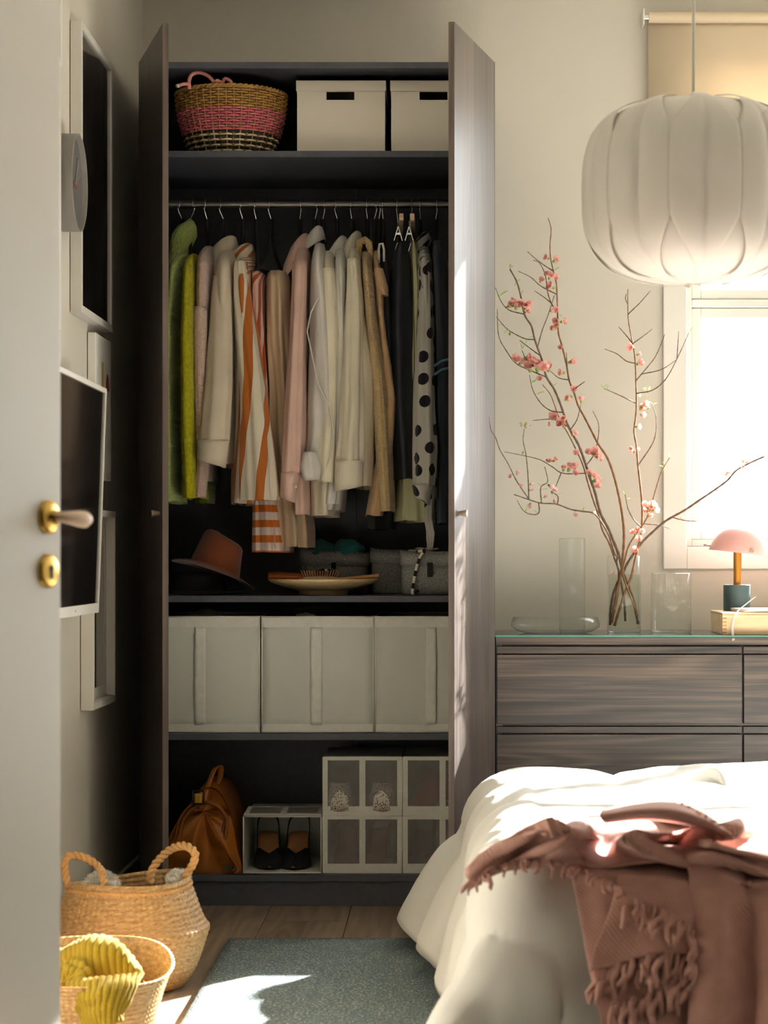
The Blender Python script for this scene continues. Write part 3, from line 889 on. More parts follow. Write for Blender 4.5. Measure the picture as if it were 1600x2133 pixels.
# lime turtleneck
g = garment('turtleneck_sweater', 'lime green chunky knit turtleneck sweater beside the open door', 'sweater', MT['lime'],
            [(512, 352, 382), (560, 344, 372), (650, 338, 362), (800, 332, 360), (1000, 332, 362), (1045, 334, 366)], folds=(5, 0.004), seed=0.4, shoulder=0.085, hy=0.19)
rg = []
for py, xl, xr, b_ in ((456, 378, 392, 0.02), (462, 364, 399, 0.045), (474, 355, 404, 0.056), (492, 351, 405, 0.060), (508, 350, 398, 0.058), (526, 348, 388, 0.058), (548, 346, 378, 0.07)):
    a0, a1 = X(xl, 6.63), X(xr, 6.63)
    rg.append([Vector(((a0+a1)/2 + (a1-a0)/2*(1+0.03*math.cos(26*t))*math.cos(t), RY+b_*(1+0.03*math.cos(26*t))*math.sin(t), Z(py, 6.63)+0.01*math.cos(t))) for t in np.linspace(0, 2*PI, 104, endpoint=False)])
link('roll_neck', MB().loft(rg, True), MT['lime'], g, smooth=True)
# fuzzy yellow
prof = [(513, 384, 396), (530, 376, 401), (600, 371, 402), (700, 367, 404), (900, 366, 409), (1036, 372, 413)]
g = garment('mohair_sweater', 'fuzzy mustard yellow mohair sweater between the lime and rose knits', 'sweater', MT['yellowfuzz'], prof, Yc=6.650, hy=0.20, folds=(4, 0.003), seed=1.1, shoulder=0.08)
rings = prof_rings(prof, 6.650, 0.20, folds=(4, 0.003), seed=1.1, shoulder=0.08)
mb = MB(); rnd = random.Random(3)
fv, ff = [], []
for _ in range(9000):
    j = rnd.randrange(1, len(rings)-1); i = rnd.randrange(34, 74) % 72
    p = rings[j][i].lerp(rings[j+1 if j+1 < len(rings) else j][i], rnd.random()).lerp(rings[j][(i+1) % 72], rnd.random()*0.9)
    c = sum((rings[j][k] for k in (0, 18, 36, 54)), Vector())/4
    n = Vector((p.x-c.x, (p.y-c.y)*0.25, 0)).normalized()
    d = (n + Vector((rnd.uniform(-.8, .8), rnd.uniform(-.8, .8), rnd.uniform(-1.1, .5)))).normalized()*rnd.uniform(0.004, 0.010)
    sd = d.cross(Vector((rnd.uniform(-1, 1), rnd.uniform(-1, 1), rnd.uniform(-1, 1)))).normalized()*0.00035
    k = len(fv); fv += [p-sd, p+sd, p+d]; ff.append((k, k+1, k+2))
link('fuzz', mb.add(fv, ff), MT['yellowfuzz'], g, kind='stuff')
# rose ribbed
garment('ribbed_sweater', 'dusty rose ribbed knit sweater next to the fuzzy yellow one', 'sweater', MT['roseknit'],
        [(497, 412, 432), (525, 403, 437), (600, 400, 436), (700, 401, 432), (900, 406, 432), (1000, 408, 430)], folds=(16, 0.0016), seed=2.0, shoulder=0.07, Yc=6.69, hy=0.20,
        sleeve=[(640, 402, 432), (800, 404, 432), (960, 410, 436), (1036, 404, 428)], sY=(6.52, 6.50), shy=0.03, sfold=(9, 0.0012))
tag(link('green_knit_hem', MB().loft(prof_rings([(900, 405, 440), (960, 407, 446), (1048, 402, 438)], 6.80, 0.10, n_rings=10, folds=(9, 0.003), seed=5, shoulder=0)), MT['greenknit'], smooth=True),
    'dark green knit hem hanging behind the rose sweater', 'sweater', 'clothes on the rail')
# beige jacket
garment('wool_jacket', 'plain beige wool jacket with a large folded collar', 'jacket', MT['beige'],
        [(505, 446, 480), (560, 438, 488), (700, 434, 488), (850, 428, 486), (965, 440, 482)], seed=3.0, folds=(5, 0.004), shoulder=0.085,
        sleeve=[(575, 446, 482), (620, 441, 484), (700, 436, 485), (800, 427, 486), (920, 414, 478)], sY=(6.535, 6.465), shy=(0.03, 0.038), sfold=(3, 0.003),
        cuff=[(918, 413, 478), (966, 410, 470)], collar=((487, 441, 486), dict(drop=0.035, fall=0.06, point=0.06)), end_tilt=-0.15)
# striped shirt
garment('striped_shirt', 'cream shirt with bold orange vertical stripes', 'shirt', MT['orangestripe'],
        [(520, 486, 518), (600, 482, 524), (700, 482, 538), (850, 480, 556), (1000, 473, 540), (1048, 473, 524)], seed=4.1, folds=(5, 0.007), shoulder=0.085,
        sleeve=[(545, 488, 514), (620, 486, 524), (700, 492, 538), (800, 503, 552), (950, 504, 570), (1042, 503, 576)], sY=(6.53, 6.47), shy=(0.03, 0.05), sfold=(4, 0.0065),
        collar=((503, 480, 521), dict(drop=0.03, fall=0.045, point=0.04)))
# red striped skirt
garment('pleated_skirt', 'pleated red and pink skirt with orange and white bands at the hem', 'skirt', MT['skirt'],
        [(562, 516, 545), (650, 520, 548), (800, 522, 560), (1000, 521, 575), (1060, 519, 590), (1150, 517, 601)], Yc=6.70, hy=0.17, hneck=0.15, seed=5.2, folds=(11, 0.006), shoulder=0.05)
# sand trousers
garment('sand_trousers', 'sand coloured trousers folded over a hanger bar', 'trousers', MT['sand'],
        [(557, 552, 592), (570, 549, 600), (700, 548, 606), (800, 556, 612), (1000, 560, 628), (1100, 562, 640), (1140, 563, 640)], Yc=6.70, hy=0.16, hneck=0.10, seed=6.0, folds=(8, 0.014), shoulder=0.03)
# pink shirt
garment('pink_shirt', 'pale pink long-sleeved shirt with a pointed collar', 'shirt', MT['pink'],
        [(500, 608, 638), (560, 604, 640), (800, 598, 640), (1000, 600, 645), (1072, 603, 646)], seed=7.0, folds=(6, 0.006), shoulder=0.085,
        sleeve=[(545, 609, 638), (620, 607, 638), (700, 604, 634), (900, 592, 628), (986, 588, 624)], sY=(6.53, 6.47), shy=0.034, sfold=(4, 0.0045),
        cuff=[(984, 586, 625), (1042, 585, 614)], collar=((482, 602, 640), dict(drop=0.05, fall=0.05, point=0.06)), buttons=[(616, 1014)], end_tilt=-0.2)
# sheer blouse
garment('sheer_blouse', 'sheer white blouse with narrow piped edges', 'blouse', MT['sheer'],
        [(490, 648, 668), (540, 643, 676), (620, 640, 688), (700, 641, 694), (900, 634, 700), (975, 624, 694)], Yc=6.67, seed=8.0, folds=(5, 0.008), shoulder=0.085, hy=0.205,
        collar=((467, 645, 668), dict(drop=0.02, fall=0.04, b=0.05)), cap=False)
gs = [o for o in bpy.data.objects if o.name.startswith('sheer_blouse')][0]
link('piped_edge', MB().tube([P(*q, 6.455) for q in ((664, 620), (648, 650), (640, 690), (650, 740), (662, 800), (688, 850), (694, 900), (688, 950), (670, 1000))], 0.0022, 6), MT['white'], gs, smooth=True)
link('cuff', MB().loft(tube_rings([(942, 632, 660), (975, 624, 668), (1000, 632, 664)], (6.46, 6.46), 0.03, n_rings=8, folds=(3, 0.003))), MT['white'], gs, smooth=True, solid=0.0014)
# ivory / white shirts
garment('ivory_shirt', 'ivory collarless linen shirt between two white ones', 'shirt', MT['cream'],
        [(507, 668, 690), (545, 665, 697), (700, 666, 712), (900, 652, 708), (1000, 640, 700), (1074, 642, 698)], seed=9.0, folds=(5, 0.007), shoulder=0.085, Yc=6.69,
        sleeve=[(560, 670, 696), (700, 668, 708), (850, 664, 706), (1005, 655, 702)], sY=(6.525, 6.49), shy=0.036, sfold=(3, 0.004))
garment('white_shirt', 'white cotton shirt with a fold-over collar', 'shirt', MT['white'],
        [(500, 693, 716), (560, 693, 722), (700, 698, 724), (900, 690, 722), (1062, 660, 708)], seed=10.0, folds=(6, 0.007), shoulder=0.085, Yc=6.70,
        sleeve=[(560, 697, 720), (700, 699, 722), (900, 692, 722), (1050, 672, 706)], sY=(6.54, 6.505), shy=0.03, sfold=(3, 0.004), collar=((487, 692, 718), dict(drop=0.03, fall=0.04)))
garment('cream_overshirt', 'heavy cream overshirt with wide cuffs', 'jacket', MT['cream'],
        [(500, 721, 746), (560, 718, 752), (650, 722, 760), (740, 728, 778), (760, 730, 785), (900, 730, 780), (1012, 732, 778)], seed=11.0, folds=(4, 0.006), shoulder=0.085, Yc=6.68,
        sleeve=[(540, 723, 748), (620, 721, 756), (700, 717, 758), (850, 712, 757), (962, 702, 756)], sY=(6.52, 6.455), shy=(0.032, 0.042), sfold=(4, 0.0045),
        cuff=[(960, 698, 757), (1018, 697, 755)], collar=((477, 717, 748), dict(drop=0.04, fall=0.05, point=0.045)), end_tilt=0.1)
# camel knits
g = garment('camel_cardigan', 'chunky camel knit cardigan with a thick rolled neck', 'cardigan', MT['camel'],
            [(508, 748, 772), (560, 751, 776), (650, 757, 784), (800, 771, 808), (950, 779, 817), (1065, 786, 822)], seed=12.0, folds=(15, 0.0018), shoulder=0.085, Yc=6.67, hy=0.20)
link('shawl_collar', MB().tube([P(*q, 6.60) for q in ((750, 545), (747, 520), (750, 504), (760, 500), (768, 506), (772, 530), (770, 552))], [0.007, 0.009, 0.011, 0.012, 0.011, 0.009, 0.007], 12), MT['camel'], g, smooth=True)
g = garment('knit_tee', 'fine camel knit top with short rolled sleeves', 'top', MT['camel2'],
            [(507, 774, 787), (540, 774, 790), (600, 777, 804), (650, 782, 802), (780, 790, 822), (830, 797, 828), (900, 795, 824), (1000, 770, 815), (1074, 757, 800)], seed=13.0, folds=(5, 0.005), shoulder=0.085, Yc=6.70, hy=0.19)
link('short_sleeve', MB().loft(tube_rings([(560, 778, 798), (600, 784, 809), (616, 797, 809)], (6.54, 6.50), 0.025, n_rings=10)), MT['camel2'], g, smooth=True)
g = garment('trimmed_top', 'black top with pale ribbed neck trim', 'top', MT['nearblack'],
            [(512, 788, 800), (560, 790, 808), (700, 800, 815), (900, 804, 818), (1040, 800, 818)], seed=14.0, folds=(4, 0.004), shoulder=0.1, Yc=6.71, hy=0.18)
link('neck_trim', MB().tube([P(*q, 6.57) for q in ((790, 548), (789, 520), (791, 508), (797, 507), (800, 520), (800, 545))], 0.0035, 8), MT['white'], g, smooth=True)
garment('black_trousers', 'black trousers whose hems show below the camel knits', 'trousers', MT['nearblack'],
        [(545, 796, 812), (700, 800, 818), (900, 790, 818), (1040, 768, 820), (1102, 764, 820)], seed=15.0, folds=(4, 0.004), shoulder=0.05, Yc=6.74, hy=0.15)
# leather skirt on clips
g = garment('leather_skirt', 'straight dark navy leather skirt held by clips', 'skirt', MT['navyleather'],
            [(500, 826, 846), (522, 816, 852), (560, 812, 856), (700, 810, 864), (998, 820, 868)], seed=16.0, folds=(3, 0.008), shoulder=0.03, hneck=0.15, hy=0.17, Yc=6.69)
link('hem_seam', MB().tube([P(*q, 6.505) for q in ((860, 560), (863, 700), (864, 990))], 0.0009, 5), MT['blackplastic'], g)
# celery skirt
garment('pleated_celery_skirt', 'pale celery pleated skirt fanning out at the hem', 'skirt', MT['celery'],
        [(497, 856, 866), (520, 854, 872), (600, 854, 880), (700, 854, 878), (850, 846, 878), (985, 824, 905), (1085, 818, 917)], seed=17.0, folds=(14, 0.006), shoulder=0.02, hneck=0.16, hy=0.17, Yc=6.73)
# polka dot blouse
g = garment('polka_dot_blouse', 'pale blouse with large black polka dots and a tie', 'blouse', MT['dots'],
            [(495, 871, 890), (540, 868, 900), (640, 867, 907), (800, 866, 908), (1000, 870, 914), (1040, 880, 914)], seed=18.0, folds=(6, 0.005), shoulder=0.085, hy=0.20,
            sleeve=[(545, 874, 898), (640, 872, 900), (800, 864, 904), (940, 861, 910), (1012, 862, 904)], sY=(6.53, 6.47), shy=(0.03, 0.04), sfold=(6, 0.003),
            cuff=[(1010, 858, 904), (1044, 866, 894)], collar=((480, 868, 892), dict(drop=0.02, fall=0.04)), end_tilt=-0.3)
rg = tube_rings([(1030, 884, 904), (1080, 884, 900), (1110, 888, 906), (1140, 890, 902), (1146, 892, 900)], (6.56, 6.53), 0.008, n_rings=24, folds=(3, 0.0022), seed=2)
link('tie', MB().loft(rg, True, True), MT['dots'], g, smooth=True)
# navy cardigan
g = garment('navy_cardigan', 'dark navy cardigan with blue stripes against the right side', 'cardigan', MT['navy'],
            [(485, 900, 922), (540, 898, 932), (700, 904, 945), (900, 906, 950), (1090, 908, 948)], seed=19.0, folds=(6, 0.005), shoulder=0.085, hy=0.20, Yc=6.69)
MT['bluestripe'] = plain('blue_wool', (74, 104, 128), 0.95, vary=0.2, vscale=200)
for q in (0, 18):
    link('stripe', MB().tube([P(905, 762+q, 6.488), P(920, 752+q, 6.478), P(936, 748+q, 6.472)], 0.004, 8), MT['bluestripe'], g, smooth=True)

# ================================================================== top shelf
def ring_pts(r, z, n, c, wob=0.0, k=0, ph=0.0):
    return [Vector((c[0] + (r + wob*math.cos(k*t + ph))*math.cos(t), c[1] + (r + wob*math.cos(k*t + ph))*math.sin(t), c[2] + z)) for t in np.linspace(0, 2*PI, n+1)]
bY = 6.575
sc_ = F/bY
bc = (X(482, bY), bY, zs1)
Rt, Rb, bh = 114/sc_, 74/sc_, 0.190
def brad(z):
    t = z/bh
    return Rb + (Rt-Rb)*(math.sin(t*PI/2)**0.75)
bk = thing('striped_basket', 'tapered basket woven in tan, pink and black-white bands', 'basket', bc)
MT['tanreed'] = plain('tan_reed', (176, 134, 70), 0.6, vary=0.2, vscale=30)
MT['pinkreed'] = plain('pink_reed', (214, 108, 128), 0.5, vary=0.12, vscale=30)
MT['blackreed'] = plain('black_reed', (30, 29, 30), 0.5, vary=0.15)
MT['whitereed'] = plain('white_reed', (222, 212, 186), 0.5, vary=0.1)
nst = 44
rows = 26
groups = {'tan_weave': [], 'pink_weave': [], 'base_weave': []}
for j in range(rows):
    z = 0.004 + (bh-0.012)*j/(rows-1)
    t = z/bh
    key = 'tan_weave' if t > 0.66 else ('pink_weave' if t > 0.33 else 'base_weave')
    groups[key].append((z, j))
for key, lst in groups.items():
    mb = MB()
    for z, j in lst:
        pts = ring_pts(brad(z), z, 176, bc, 0.0036, nst/2, PI*(j % 2))
        mb.tube(pts, 0.0030, 6, False, mi=(j % 2) if key == 'base_weave' else 0)
    mats = {'tan_weave': [MT['tanreed']], 'pink_weave': [MT['pinkreed']], 'base_weave': [MT['blackreed'], MT['whitereed']]}[key]
    link(key, mb, mats, bk, smooth=True)
mb = MB()
for i in range(nst):
    a_ = 2*PI*i/nst
    mb.tube([Vector((bc[0]+brad(z)*math.cos(a_), bc[1]+brad(z)*math.sin(a_), bc[2]+z)) for z in np.linspace(0.001, bh-0.003, 10)], 0.0027, 6, True)
link('stakes', mb, MT['tanreed'], bk, smooth=True)
mb = MB().lathe([(0, 0.003), (Rb-0.006, 0.003), (Rb-0.005, 0.006)] + [(brad(z)-0.006, z) for z in np.linspace(0.01, bh-0.006, 8)], 48, bc)
link('lining', mb, MT['tanreed'], bk, smooth=True)
mb = MB()
for k in range(2):
    pts = [Vector((bc[0]+(brad(bh)+0.003*math.cos(30*t+k*PI))*math.cos(t), bc[1]+(brad(bh)+0.003*math.cos(30*t+k*PI))*math.sin(t), bc[2]+bh-0.004+0.003*math.sin(30*t+k*PI))) for t in np.linspace(0, 2*PI, 240)]
    mb.tube(pts, 0.0038, 6, False)
link('rim', mb, MT['tanreed'], bk, smooth=True)
MT['pinkcord'] = plain('pink_tube_cord', (226, 150, 140), 0.45, vary=0.05)
yh = 6.437
link('handle', MB().tube([Vector(p) for p in cat_rom([P(395, 186, yh), P(394, 168, yh), P(400, 155, yh), P(415, 151, yh), P(432, 157, yh), P(443, 168, yh), P(450, 182, yh)], 30)], 0.0055, 10), MT['pinkcord'], bk, smooth=True)
link('handle', MB().tube([Vector(p) for p in cat_rom([P(445, 176, yh), P(452, 168, yh-.01), P(462, 172, yh), P(470, 164, yh), P(482, 172, yh), P(476, 182, yh), P(458, 178, yh)], 40)], 0.0052, 10), MT['pinkcord'], bk, smooth=True)
link('cord_end', MB().tube([Vector(p) for p in cat_rom([P(396, 176, yh), P(384, 175, yh-.008), P(373, 178, yh-.012)], 14)], 0.005, 10), MT['pinkcord'], bk, smooth=True)
link('cord_tip', MB().tube([P(374, 178, yh-.00895), P(368, 179.5, yh-.014)], 0.0056, 10), MT['whitereed'], bk)

MT['whitebox'] = plain('white_board', (222, 214, 200), 0.7, vary=0.02, vscale=3)
def lidded(label, xl, xr, hxl, hxr):
    yF = 6.47; d = 0.33; t = 0.0025
    x0, x1 = X(xl+3, yF), X(xr-3, yF)
    r = thing('storage_box', label, 'box', ((x0+x1)/2, yF+d/2, zs1))
    zl = Z(190, yF); zt_ = Z(168, yF)
    hx0, hx1, hz0, hz1 = X(hxl, yF), X(hxr, yF), Z(208, yF), Z(191, yF)
    e = 0.0
    mb = MB().box(x0, x1, yF+0.002, yF+d, zs1+0.001, zs1+0.004).box(x0, x0+t, yF+0.002, yF+d, zs1+0.004, zt_-0.004).box(x1-t, x1, yF+0.002, yF+d, zs1+0.004, zt_-0.004).box(x0+t, x1-t, yF+d-t, yF+d, zs1+0.004, zt_-0.004)
    mb.box(x0+t, hx0, yF+0.002, yF+0.002+t, zs1+0.004, zt_-0.004).box(hx1, x1-t, yF+0.002, yF+0.002+t, zs1+0.004, zt_-0.004)
    mb.box(hx0, hx1, yF+0.002, yF+0.002+t, zs1+0.004, hz0).box(hx0, hx1, yF+0.002, yF+0.002+t, hz1, zt_-0.004)
    link('body', mb, MT['whitebox'], r)
    q = 0.003
    mb = MB().box(x0-q, x1+q, yF-q, yF+d+q, zt_-0.003, zt_).box(x0-q, x1+q, yF-q, yF, zl, zt_-0.003).box(x0-q, x1+q, yF+d, yF+d+q, zl, zt_-0.003).box(x0-q, x0, yF, yF+d, zl, zt_-0.003).box(x1, x1+q, yF, yF+d, zl, zt_-0.003)
    link('lid', mb, MT['whitebox'], r, bevel=0.0012)
    bx('contents_shadow_liner', r, MT['blackplastic'], x0+0.02, x1-0.02, yF+0.06, yF+0.07, zs1+0.005, zt_-0.01) if False else None
lidded('white lidded storage box beside the striped basket', 616, 805, 680, 738)
lidded('white lidded storage box half behind the right wardrobe door', 812, 1001, 874, 932)

# ================================================================== hat shelf
def hat(label, mat, M, crown=0.115, brim=0.16, band=None, curl=0.012, cr0=0.078):
    r = thing('felt_hat', label, 'hat', tuple(M.translation), 'hats on the shelf')
    N = 64
    rings = []
    for t in np.linspace(0, 1, 16):        # brim: outside to crown
        rad = brim + (cr0-brim)*t
        rings.append([M @ Vector((rad*1.0*math.cos(a_), rad*1.12*math.sin(a_), curl*(1-t)**2*math.cos(2*a_))) for a_ in np.linspace(0, 2*PI, N, endpoint=False)])
    for t in np.linspace(0.05, 1, 16):
        rad = cr0*(1-0.20*t)
        if t > 0.8: rad *= math.sqrt(max(0.0, 1-((t-0.8)/0.2)**2*0.75))
        ring = []
        for a_ in np.linspace(0, 2*PI, N, endpoint=False):
            pinch = 1 - 0.22*t*max(0, math.cos(a_))**3*abs(math.sin(a_*1.0+0.6))
            ring.append(M @ Vector((rad*pinch*math.cos(a_), rad*1.18*math.sin(a_), crown*min(1, t*1.08)*(1+0.10*math.cos(a_+PI)*t))))
        rings.append(ring)
    top = [M @ Vector((0.03*math.cos(a_), 0.05*math.sin(a_), crown*0.86)) for a_ in np.linspace(0, 2*PI, N, endpoint=False)]
    rings.append(top)
    mb = MB().loft(rings, False, True)
    link('felt', mb, mat, r, smooth=True, solid=0.003)
    if band:
        rg = [[M @ Vector((0.0895*(1-0.16*z_/crown)*math.cos(a_), 0.0895*1.18*(1-0.16*z_/crown)*math.sin(a_), z_)) for a_ in np.linspace(0, 2*PI, N, endpoint=False)] for z_ in (0.003, 0.024)]
        link('band', MB().loft(rg), band, r, smooth=True)
    return r
MT['rustfelt'] = plain('rust_felt', (128, 62, 30), 0.9, vary=0.12, vscale=14, bmp=0.15, bscale=500, sheen=0.3)
MT['blackfelt'] = plain('black_felt', (20, 22, 28), 0.9, vary=0.1, bmp=0.1, bscale=500)
hat('black felt hat lying under the rust brown one', MT['blackfelt'], Matrix.Translation((X(412, 6.68), 6.68, zs2+0.010)), 0.052, 0.135, None, 0.008, 0.088)
hat('rust brown felt hat tilted on top of the black hat', MT['rustfelt'], Matrix.Translation((X(446, 6.66), 6.66, zs2+0.066)) @ Matrix.Rotation(math.radians(19), 4, 'Y') @ Matrix.Rotation(math.radians(-5), 4, 'X'), 0.104, 0.128, None, -0.010, 0.076)

def felt_mat(name, c):
    m, nt, b_ = newmat(name)
    n = noise_tex(nt, coords(nt), 420, 3, 0.8)
    nt.links.new(ramp(nt, n, [(0.36, rgb(*[v*0.62 for v in c])), (0.64, rgb(*[min(255, v*1.22) for v in c]))]), b_.inputs['Base Color'])
    b_.inputs['Roughness'].default_value = 0.95
    bump(nt, b_, n, 0.4, 0.002)
    return m
MT['felt'] = felt_mat('grey_felt', (146, 146, 142))
def rrect(cx, cy, hx_, hy_, r, z, n=48, wob=0.0, ph=0.0):
    out = []
    for i in range(n):
        th = 2*PI*i/n
        c, s_ = math.cos(th), math.sin(th)
        e = 2/5.0
        out.append(Vector((cx + hx_*(abs(c)**e)*(1 if c > 0 else -1), cy + hy_*(abs(s_)**e)*(1 if s_ > 0 else -1), z + wob*math.sin(2*th+ph))))
    return out
def felt_basket(label, xl, xr, pyt, pyc, Yf, dep, tagx=None, wob=0.006, ph=0.0):
    x0, x1 = X(xl, Yf), X(xr, Yf); cx, hx_ = (x0+x1)/2, (x1-x0)/2; cy, hy_ = Yf+dep/2, dep/2
    zt_, zc_ = Z(pyt, Yf), Z(pyc, Yf)
    r = thing('felt_basket', label, 'basket', (cx, cy, zs2), 'grey felt baskets')
    s_ = 0.93
    rg = [rrect(cx, cy, hx_*s_*f, hy_*s_*f, 0, z, 48) for f, z in ((0.05, zs2+0.002), (0.96, zs2+0.002), (1.0, zs2+0.008), (1.0, (zs2+zt_)/2))] + [rrect(cx, cy, hx_*0.97, hy_*0.97, 0, zt_, 48, wob, ph)]
    link('body', MB().loft(rg), MT['felt'], r, smooth=True, solid=0.003)
    rg = [rrect(cx, cy, hx_*0.965, hy_*0.965, 0, zt_-0.003, 48, wob, ph), rrect(cx, cy, hx_*0.985, hy_*0.985, 0, zt_+0.003, 48, wob, ph), rrect(cx, cy, hx_*1.005, hy_*1.005, 0, (zt_+zc_)/2, 48, wob*0.8, ph), rrect(cx, cy, hx_*1.0, hy_*1.0, 0, zc_, 48, wob*0.6, ph)]
    link('cuff', MB().loft(rg), MT['felt'], r, smooth=True, solid=0.003)
    if tagx:
        ta, tb, tc_, td = tagx
        bx('tag', r, MT['black'], X(ta, Yf), X(tb, Yf), Yf-0.006, Yf-0.0035, Z(td, Yf), Z(tc_, Yf))
    return r
felt_basket('grey felt basket holding a teal cloth', 618, 770, 1150, 1178, 6.74, 0.19, (690, 700, 1172, 1186))
felt_basket('grey felt basket between the teal filled one and the striped cord', 770, 872, 1146, 1173, 6.70, 0.2, None, 0.004, 1.0)
felt_basket('grey felt basket with a black and white cord over its edge', 832, 972, 1150, 1178, 6.49, 0.18, (890, 901, 1172, 1202), 0.003, 2.0)

def crumple(name, c, size, mat, seed, amp=0.35, freq=14.0, n=40):
    """soft crumpled cloth heap"""
    mb = MB()
    rings = []
    for j in range(n//2+1):
        ph = PI*j/(n//2)
        ring = []
        for i in range(n):
            th = 2*PI*i/n
            d = Vector((math.sin(ph)*math.cos(th), math.sin(ph)*math.sin(th), math.cos(ph)))
            q = d*1.6 + Vector((seed, seed*1.7, 0))
            f = 1 + amp*(nz(*(q*1.1)) + 0.5*abs(nz(*(q*2.3))) - 0.1)
            ring.append(Vector((c[0]+d.x*size[0]*f, c[1]+d.y*size[1]*f, c[2]+d.z*size[2]*f)))
        rings.append(ring)
    return mb.loft(rings, True, True)
MT['teal'] = cloth('teal_cotton', (36, 104, 100), wr=0.35)
yq = 6.80
mb = crumple('', (X(672, yq), yq, Z(1152, yq)), (0.045, 0.06, 0.036), MT['teal'], 2.0, 0.28)
mb2 = crumple('', (X(727, yq), yq, Z(1150, yq)), (0.048, 0.06, 0.038), MT['teal'], 6.0, 0.28)
mb.add(mb2.v, mb2.f, 0, [mb2.uv[i] for i in range(len(mb2.v))])
tag(link('folded_cloth', mb, MT['teal'], smooth=True), 'crumpled teal cloth in the grey felt basket', 'cloth')
# dotted scarf end on the front basket + striped cord
tag(link('scarf_knot', crumple('', (X(884, 6.56), 6.56, Z(1150, 6.56)), (0.04, 0.03, 0.012), MT['dots'], 3.0, 0.6), MT['dots'], smooth=True), 'dotted scarf end resting in the front felt basket', 'scarf')
def cord_mat():
    m, nt, b_ = newmat('black_white_cord')
    s_ = uvsep(nt)
    fac = math_n(nt, 'LESS_THAN', math_n(nt, 'FRACT', math_n(nt, 'DIVIDE', s_.outputs[1], 0.036)), 0.45)
    nt.links.new(mixc(nt, fac, rgb(226, 220, 200), rgb(24, 23, 28)), b_.inputs['Base Color']); b_.inputs['Roughness'].default_value = 0.8
    return m
MT['cord'] = cord_mat()
yq = 6.478
tag(link('drawstring', MB().tube([Vector(p) for p in cat_rom([P(868, 1150, 6.50), P(876, 1148, yq), P(885, 1146, yq-.004), P(878, 1155, yq-.003), P(872, 1168, yq-.004), P(866, 1190, yq-.003), P(862, 1212, yq-.002), P(859, 1236, yq-.012), P(867, 1233, yq-.02), P(873, 1229, yq-.02)], 60)], 0.0042, 8), MT['cord'], smooth=True),
    'black and white banded cord hanging over the felt basket edge', 'cord')
# footed dish
MT['palewood'] = wood('pale_turned_wood', (206, 172, 116), (226, 196, 144), (240, 216, 170), axis=0, across=40, along=5, rough=0.45)
pc = (X(674, 6.60), 6.60, zs2)
rr_ = 115*6.6/F
tag(link('wooden_dish', MB().lathe([(0, 0.004), (0.060, 0.004), (0.066, 0.0), (0.070, 0.001), (0.070, 0.011), (0.085, 0.016), (0.12, 0.025), (rr_-0.008, 0.036), (rr_, 0.043), (rr_-0.001, 0.046), (rr_-0.01, 0.044), (0.10, 0.030), (0.05, 0.024), (0, 0.023)], 64, pc), MT['palewood'], smooth=True),
    'pale wooden footed dish holding the brush and case', 'dish')
# hairbrush
MT['brushwood'] = wood('brush_wood', (190, 128, 74), (212, 152, 96), (226, 172, 118), axis=0, across=50, along=6, rough=0.4)
br = thing('hairbrush', 'wooden paddle hairbrush with its bristles up', 'hairbrush', (X(690, 6.56), 6.56, zs2+0.04))
yB = 6.56; zbr = Z(1209, yB)
rg = []
for t in np.linspace(0, 1, 26):
    px = 622 + (790-622)*t
    if t < 0.52: wv = 0.026*math.sqrt(max(0.02, 1-((t-0.27)/0.27)**2))
    else: wv = 0.0085 + 0.002*math.sin((t-0.52)/0.48*PI)
    if t > 0.97: wv *= 0.55
    cz_ = zbr + 0.004*t + (0.006 if t > 0.52 else 0.0)*(t-0.52)
    hz_ = 0.006
    rg.append([Vector((X(px, yB), yB + wv*math.cos(a_), cz_ + hz_*math.sin(a_) + (Z(1202, yB)-zbr-0.002)*max(0, (t-0.5)/0.5)*0.9)) for a_ in np.linspace(0, 2*PI, 14, endpoint=False)])
link('handle', MB().loft(rg, True, True), MT['brushwood'], br, smooth=True)
pad = link('cushion', MB().lathe([(0.0, 0.009), (0.6, 0.008), (0.9, 0.005), (1.0, 0.0)], 24, M=Matrix.Diagonal((0.052, 0.021, 1, 1)), c=(X(667, yB), yB, zbr+0.004)), MT['sand'], br, smooth=True)
mb = MB()
for i in range(15):
    for j in range(5):
        u, v = (i-7)/7*0.92, (j-2)/2*0.8
        if u*u+v*v > 1.0: continue
        p = Vector((X(667, yB)+0.050*u, yB+0.019*v, zbr+0.009))
        mb.tube([p, p+Vector((0.010*u, 0.004*v, 0.019))], [0.0012, 0.0012], 5)
link('bristles', mb, MT['brushwood'], pad)
# leather glasses case
MT['tan'] = plain('tan_leather', (168, 84, 36), 0.42, vary=0.14, vscale=25, bmp=0.1, bscale=300)
yC = 6.63
rg = []
for px, h_ in ((560, 0.010), (563, 0.0125), (585, 0.0135), (610, 0.012), (632, 0.009), (645, 0.006)):
    rg.append([Vector((X(px, yC), yC+0.030*math.cos(a_), zs2+0.047 + 0.006 - (px-560)*0.00004 + h_*math.sin(a_))) for a_ in np.linspace(0, 2*PI, 26, endpoint=False)])
gc = thing('glasses_case', 'tan leather glasses case open at one end', 'case', (X(600, yC), yC, zs2+0.04))
link('sleeve', MB().loft(rg, False, True), MT['tan'], gc, smooth=True, solid=0.002)
link('glasses', MB().tube([(X(566, yC), yC-0.02, zs2+0.052), (X(566, yC), yC+0.0, zs2+0.058), (X(566, yC), yC+0.02, zs2+0.05), (X(590, yC), yC, zs2+0.052)], 0.004, 8), MT['blackplastic'], gc, smooth=True)
